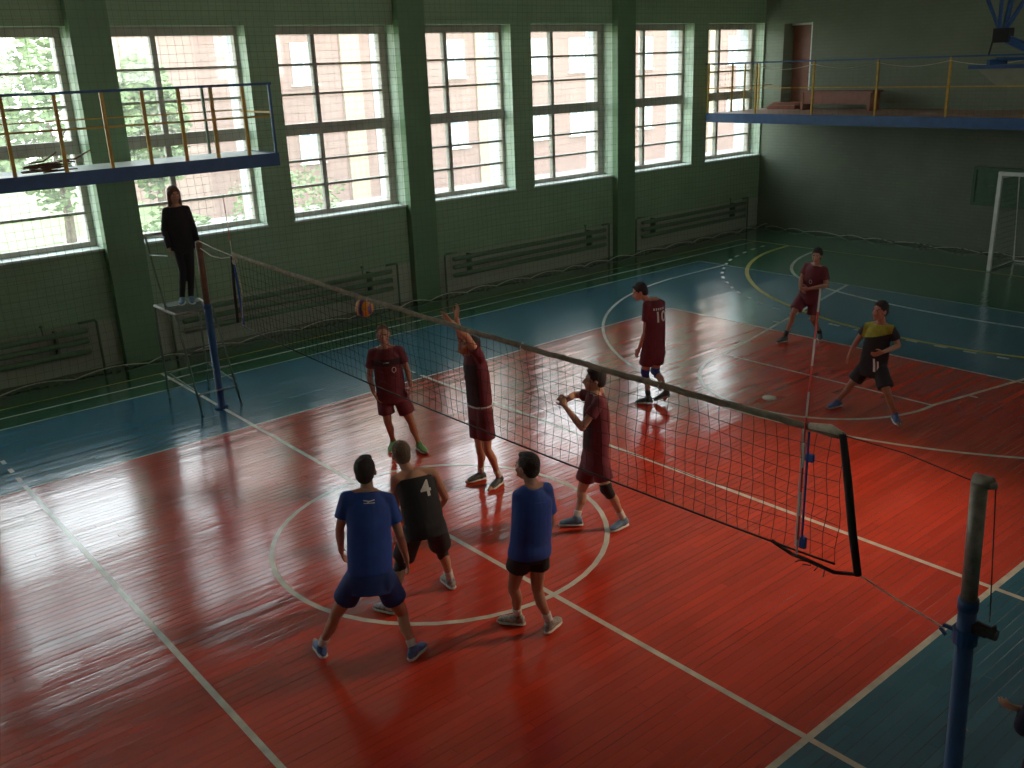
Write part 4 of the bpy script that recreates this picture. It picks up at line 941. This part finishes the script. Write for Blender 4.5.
POSE = {
 'P1': ((-1.9, -5.95), dict(head=(0.28,0.12,1.64), neck=(0.26,0.09,1.50), shL=(0.07,0.13,1.45), shR=(0.39,-0.04,1.38), elL=(-0.00,0.14,1.20), elR=(0.41,-0.11,1.09), wrL=(0.09,0.32,0.90), wrR=(0.52,-0.01,0.78), haL=(0.16,0.39,0.70), haR=(0.57,0.03,0.55), hipL=(0.01,-0.06,0.83), hipR=(0.19,-0.16,0.80), knL=(-0.10,0.17,0.44), knR=(0.38,-0.09,0.36), anL=(-0.19,0.32,0.10), anR=(0.36,-0.25,0.10), toL=(-0.13,0.59,0.02), toR=(0.47,-0.20,0.02))),
 'P2': ((-1.0, -5.5), dict(head=(0.06,0.20,1.43), neck=(0.06,0.11,1.30), shL=(-0.08,0.11,1.23), shR=(0.26,-0.02,1.23), elL=(-0.07,0.16,0.93), elR=(0.38,-0.00,0.95), wrL=(0.11,0.31,0.68), wrR=(0.44,0.22,0.73), haL=(0.22,0.36,0.52), haR=(0.40,0.34,0.62), hipL=(-0.05,-0.11,0.82), hipR=(0.13,-0.18,0.80), knL=(-0.05,0.17,0.36), knR=(0.29,-0.01,0.45), anL=(-0.29,0.02,0.10), anR=(0.38,0.00,0.10), toL=(-0.35,0.16,0.02), toR=(0.39,0.06,0.02))),
 'P3': ((-0.53, -6.6), dict(head=(0.05,0.09,1.53), neck=(0.04,0.02,1.39), shL=(-0.09,0.05,1.31), shR=(0.15,-0.05,1.33), elL=(-0.09,0.05,0.98), elR=(0.22,-0.01,1.00), wrL=(-0.07,0.13,0.70), wrR=(0.28,0.15,0.75), haL=(-0.06,0.16,0.52), haR=(0.27,0.27,0.64), hipL=(-0.09,0.02,0.83), hipR=(0.06,-0.01,0.80), knL=(-0.09,0.16,0.41), knR=(0.04,-0.01,0.42), anL=(-0.04,0.17,0.10), anR=(0.09,-0.10,0.10), toL=(-0.12,0.29,0.02), toR=(0.19,-0.07,0.02))),
 'P4': ((1.05, -3.98), dict(head=(-0.15,0.01,1.77), neck=(-0.08,0.03,1.63), shL=(-0.09,-0.12,1.64), shR=(-0.04,0.18,1.60), elL=(-0.30,-0.17,1.95), elR=(-0.19,0.09,1.85), wrL=(-0.51,-0.18,2.16), wrR=(-0.31,-0.01,2.14), haL=(-0.62,-0.15,2.32), haR=(-0.31,-0.08,2.35), hipL=(-0.05,-0.09,1.02), hipR=(-0.02,0.10,1.00), knL=(-0.05,-0.11,0.54), knR=(-0.01,0.08,0.49), anL=(0.16,-0.05,0.10), anR=(0.09,0.21,0.10), toL=(-0.11,-0.13,0.02), toR=(-0.15,0.26,0.02))),
 'P5': ((0.95, -2.4), dict(head=(-0.12,0.08,1.60), neck=(-0.09,0.08,1.43), shL=(0.05,-0.03,1.38), shR=(-0.24,0.20,1.36), elL=(0.11,-0.05,1.13), elR=(-0.28,0.23,1.06), wrL=(0.11,-0.11,0.92), wrR=(-0.29,0.14,0.87), haL=(0.08,-0.12,0.80), haR=(-0.28,0.06,0.75), hipL=(0.01,0.03,0.80), hipR=(-0.15,0.13,0.82), knL=(0.09,-0.08,0.44), knR=(-0.15,0.09,0.45), anL=(0.20,-0.06,0.10), anR=(0.00,0.24,0.10), toL=(0.17,-0.33,0.02), toR=(-0.11,0.14,0.02))),
 'P6': ((1.26, -5.55), dict(head=(-0.00,-0.03,1.66), neck=(0.05,-0.05,1.52), shL=(-0.07,-0.17,1.46), shR=(0.10,0.10,1.43), elL=(-0.26,-0.11,1.23), elR=(0.05,0.32,1.40), wrL=(-0.35,0.04,1.45), wrR=(-0.26,0.12,1.47), haL=(-0.32,0.12,1.52), haR=(-0.36,0.13,1.54), hipL=(-0.01,-0.09,0.79), hipR=(0.04,0.06,0.75), knL=(0.03,-0.17,0.48), knR=(-0.01,0.16,0.37), anL=(0.20,-0.25,0.10), anR=(-0.13,0.12,0.10), toL=(-0.01,-0.24,0.02), toR=(-0.28,0.27,0.02))),
 'P7': ((4.7, -3.38), dict(head=(-0.15,0.17,1.62), neck=(-0.08,0.09,1.50), shL=(-0.15,0.05,1.44), shR=(0.13,0.00,1.41), elL=(-0.15,0.05,1.07), elR=(0.18,0.10,1.04), wrL=(-0.20,0.13,0.80), wrR=(0.16,0.20,0.77), haL=(-0.22,0.19,0.67), haR=(0.15,0.29,0.64), hipL=(-0.10,0.05,0.73), hipR=(0.09,0.02,0.71), knL=(-0.09,0.11,0.42), knR=(0.09,0.08,0.41), anL=(-0.17,-0.03,0.10), anR=(-0.02,-0.24,0.22), toL=(-0.32,0.11,0.02), toR=(-0.03,-0.20,0.03))),
 'P8': ((8.67, -3.17), dict(head=(0.07,-0.20,1.51), neck=(0.11,-0.18,1.33), shL=(0.12,-0.34,1.27), shR=(0.11,0.02,1.30), elL=(0.13,-0.38,1.02), elR=(0.03,0.05,1.09), wrL=(-0.20,-0.24,1.00), wrR=(-0.14,-0.05,0.98), haL=(-0.31,-0.14,1.01), haR=(-0.19,-0.17,0.90), hipL=(0.15,-0.15,0.75), hipR=(0.10,0.03,0.77), knL=(0.11,-0.18,0.41), knR=(-0.15,0.04,0.53), anL=(0.39,-0.16,0.10), anR=(-0.19,0.15,0.10), toL=(0.23,-0.27,0.02), toR=(-0.35,0.18,0.02))),
 'P9': ((6.2, -5.85), dict(head=(0.04,-0.06,1.48), neck=(0.10,-0.07,1.30), shL=(0.13,-0.20,1.23), shR=(0.07,0.12,1.22), elL=(0.20,-0.28,1.01), elR=(0.04,0.22,1.04), wrL=(-0.10,-0.23,0.98), wrR=(-0.04,0.27,0.85), haL=(-0.21,-0.15,0.94), haR=(-0.07,0.30,0.72), hipL=(0.10,-0.09,0.68), hipR=(0.09,0.09,0.66), knL=(-0.01,-0.30,0.40), knR=(-0.01,0.23,0.41), anL=(0.09,-0.38,0.10), anR=(0.04,0.44,0.10), toL=(-0.14,-0.59,0.02), toR=(-0.20,0.51,0.02))),
 'P10': ((0.005, 1.83), dict(head=(0.04,-0.01,3.10), neck=(0.05,0.00,2.95), shL=(0.19,-0.05,2.87), shR=(-0.10,0.06,2.86), elL=(0.24,-0.05,2.61), elR=(-0.14,0.10,2.60), wrL=(0.24,-0.13,2.41), wrR=(-0.14,0.01,2.34), haL=(0.23,-0.17,2.28), haR=(-0.12,-0.02,2.18), hipL=(0.13,-0.03,2.34), hipR=(-0.00,0.02,2.35), knL=(0.11,-0.04,1.96), knR=(0.01,-0.00,1.98), anL=(0.04,-0.09,1.60), anR=(-0.08,-0.05,1.60), toL=(-0.02,-0.28,1.52), toR=(-0.17,-0.21,1.52))),
}
def who(n): return POSE[n]
CR, CD = V((.77, -.64, 0)), V((.64, .77, 0))           # right-hand and away directions of the spectator's gallery
def lk(r, d, z=0): return CR*r+CD*d+V((0, 0, z))

h = human('person', *who('P1'), 'person in royal blue shirt and navy shorts, back turned, legs wide, nearest the camera', lk(.1, 1, .12), 'tee', M_ROYAL, M_NAVY, M_SHB, M_SOCK, M_HAIRD, None, 'short', sl=.56, curl=(.6, .5), hem=.06)
bm = new()
for s_ in (1,):
    quad(bm, [(-.045, .012), (.0, .003), (.0, -.006), (-.045, .004)]); quad(bm, [(.045, .012), (0, .003), (0, -.006), (.045, .004)]); quad(bm, [(-.045, -.018), (.045, -.018), (.045, -.012), (-.045, -.012)])
    quad(bm, [(-.02, -.012), (0, .0), (.005, -.004), (-.01, -.014)])
press(h, bm, 1.01, .0, True, M_NUM, 'emblem')
h = human('person', *who('P2'), 'person in black sleeveless shirt with number 4, crouching beside the nearest player', lk(-.5, .85, .05), 'tank', M_BLK, M_BLK, M_SHW, M_SOCK, M_HAIRG, M_SKIN, 'crew', knee={'L': M_KNEE, 'R': M_KNEE}, curl=(.5, .5), hem=-.20)
print_on(h, '4', .74, .05, .20)
h = human('person', *who('P3'), 'person in royal blue shirt and black shorts walking with back turned, right of the circle', lk(-.75, .66, .1), 'tee', M_ROYAL, M_BLK, M_SHW, M_SOCK, M_HAIRD, M_SKIN2, 'short', curl=(.9, .6), hem=-.11, sleeve=.7, sl=.48)
m = new(); quad(m, [(-.05, .004), (.05, .004), (.05, -.004), (-.05, -.004)]); press(h, m, .93, .03, True, M_SLEEVE, 'emblem')
h = human('person', *who('P4'), 'person in maroon kit reaching both hands above the net tape', lk(-.85, -.35, .55), 'tee', M_MAROON, M_MAROON, M_SHD, M_SOCK, M_HAIRD, None, 'short', palm={'L': (-1, .1, .15), 'R': (-1, .1, .15)}, curl=(.12, .12), hem=.10, sleeve=.5, sl=.72)
m = new(); loft(m, [(h['tc'](s_), h['R']*(.192), h['F']*(.136)) for s_ in (.075, .10)], 24); o = link('shirt_hem_band', m, M_NUM, h['root'], True)
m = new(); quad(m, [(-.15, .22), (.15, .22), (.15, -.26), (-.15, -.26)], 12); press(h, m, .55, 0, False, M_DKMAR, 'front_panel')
h5 = human('person', *who('P5'), 'person in maroon kit with dark chest band and green shoes, facing us beyond the net', lk(.15, -1, .0), 'tee', M_MAROON, M_MAROON, M_SHG, None, M_HAIRG, M_SKIN2, 'crew', curl=(.6, .5), hem=-.14, sl=.70)
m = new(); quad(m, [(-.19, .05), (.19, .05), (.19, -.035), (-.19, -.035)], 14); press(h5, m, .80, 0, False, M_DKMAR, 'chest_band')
m = new(); quad(m, [(-.035, .018), (.035, .018), (.035, .006), (-.035, .006)]); press(h5, m, .80, .0, False, M_NUM, 'chest_logo')
m = new()
for q in range(14):
    a, b = q*PI/7, (q+1)*PI/7; quad(m, [(.028*math.cos(a), .038*math.sin(a)), (.028*math.cos(b), .038*math.sin(b)), (.020*math.cos(b), .029*math.sin(b)), (.020*math.cos(a), .029*math.sin(a))], 2)
press(h5, m, .64, .085, False, M_NUM, 'crest')
h = human('person', *who('P6'), 'person in maroon kit with clasped raised forearms and black kneepad, side on at the net', lk(-1, .0, .05), 'tee', M_MAROON, M_MAROON, M_SHT, M_SOCK, M_HAIRD, None, 'short', knee={'L': M_KNEE}, curl=(.9, .9), hem=-.02, sleeve=.55, sl=.66)
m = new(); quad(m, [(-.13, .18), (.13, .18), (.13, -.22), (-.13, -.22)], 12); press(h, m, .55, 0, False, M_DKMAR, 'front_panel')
m = new(); quad(m, [(-.05, .02), (.05, .02), (.05, -.015), (-.05, -.015)], 4); press(h, m, .93, 0, True, M_NUM, 'lettering')
h = human('person', *who('P7'), 'person in maroon kit with number 10 and blue kneepads, back turned beyond the net', lk(-1, .12, -.35), 'tee', M_MAROON, M_MAROON, M_SHD, M_BSOCK, M_HAIRD, None, 'short', knee={'L': M_KNEEB, 'R': M_KNEEB}, curl=(.6, .6), hem=-.08, sl=.56)
print_on(h, '10', .79, .02, .21)
m = new()
for q in range(6): quad(m, [(-.10+.034*q, .016), (-.078+.034*q, .016), (-.082+.034*q, -.016), (-.10+.034*q, -.012)], 3)
press(h, m, .955, .01, True, M_NUM, 'lettering')
h = human('person', *who('P8'), 'person in maroon kit leaning forward with forearms crossed, farthest along the court', lk(-.55, -.83, -.1), 'tee', M_MAROON, M_MAROON, M_SHD, M_BSOCK, M_HAIRD, M_SKIN2, 'short', curl=(.5, .5), hem=-.14)
m = new()
for q in range(12):
    a, b = q*PI/6, (q+1)*PI/6; quad(m, [(.028*math.cos(a), .036*math.sin(a)), (.028*math.cos(b), .036*math.sin(b)), (.020*math.cos(b), .028*math.sin(b)), (.020*math.cos(a), .028*math.sin(a))], 2)
press(h, m, .62, .03, False, M_NUM, 'crest')
h = human('person', *who('P9'), 'person in black kit with lime yellow shoulders lunging on the right side', lk(-.9, -.42, .05), 'tee', M_BLK, M_BLK, M_SHB, None, M_HAIRD, M_SKIN2, 'short', curl=(.6, .4), hem=-.18)
R, F, up, tc_ = h['R'], h['F'], h['up'], h['tc']
h['shirt'].data.materials.append(M_LIME)
for p in h['shirt'].data.polygons:
    d = V(p.center)-tc_(0); s_ = d.dot(up)/h['TL']; r_ = d.dot(R)
    if s_ > .84-.62*r_ and abs(r_) < .19 and s_ < 1.2: p.material_index = 1
    if False: pass
m = new(); quad(m, [(.02, .10), (.045, .10), (.085, -.07), (.055, -.07)]); quad(m, [(.075, .07), (.095, .07), (.125, -.07), (.10, -.07)]); press(h, m, .12, .0, False, M_NUM, 'side_stripe')
h = human('person', *who('P10'), 'person in black tracksuit with long brown hair standing on the referee stand', lk(.6, -.8, -.1), 'long', M_BLK, M_BLK, M_SHT, None, M_HAIRR, None, 'long', k=.92, bot='long', hem=-.10, curl=(.5, .5))
h = human('person', (-.27, -10.70), dict(head=(.04, .04, 1.62), neck=(.04, .02, 1.47), shL=(-.09, .14, 1.41), shR=(.19, -.08, 1.41), elL=(-.07, .20, 1.16), elR=(.27, -.06, 1.14), wrL=(.05, .24, 1.19), wrR=(.28, .08, 1.0), haL=(-.06, .36, 1.21), haR=(.30, .18, .95), hipL=(-.02, .09, .92), hipR=(.13, -.03, .92), knL=(-.01, .12, .5), knR=(.14, 0, .5), anL=(-.02, .10, .1), anR=(.13, -.02, .1), toL=(.08, .30, .02), toR=(.23, .18, .02)),
          'person in dark navy jacket just inside the lower right corner, one hand held out', lk(.2, 1, 0), 'long', M_NAVYD, M_BLK, M_SHD, None, M_HAIRD, None, 'short', bot='long', curl=(1.1, .4))
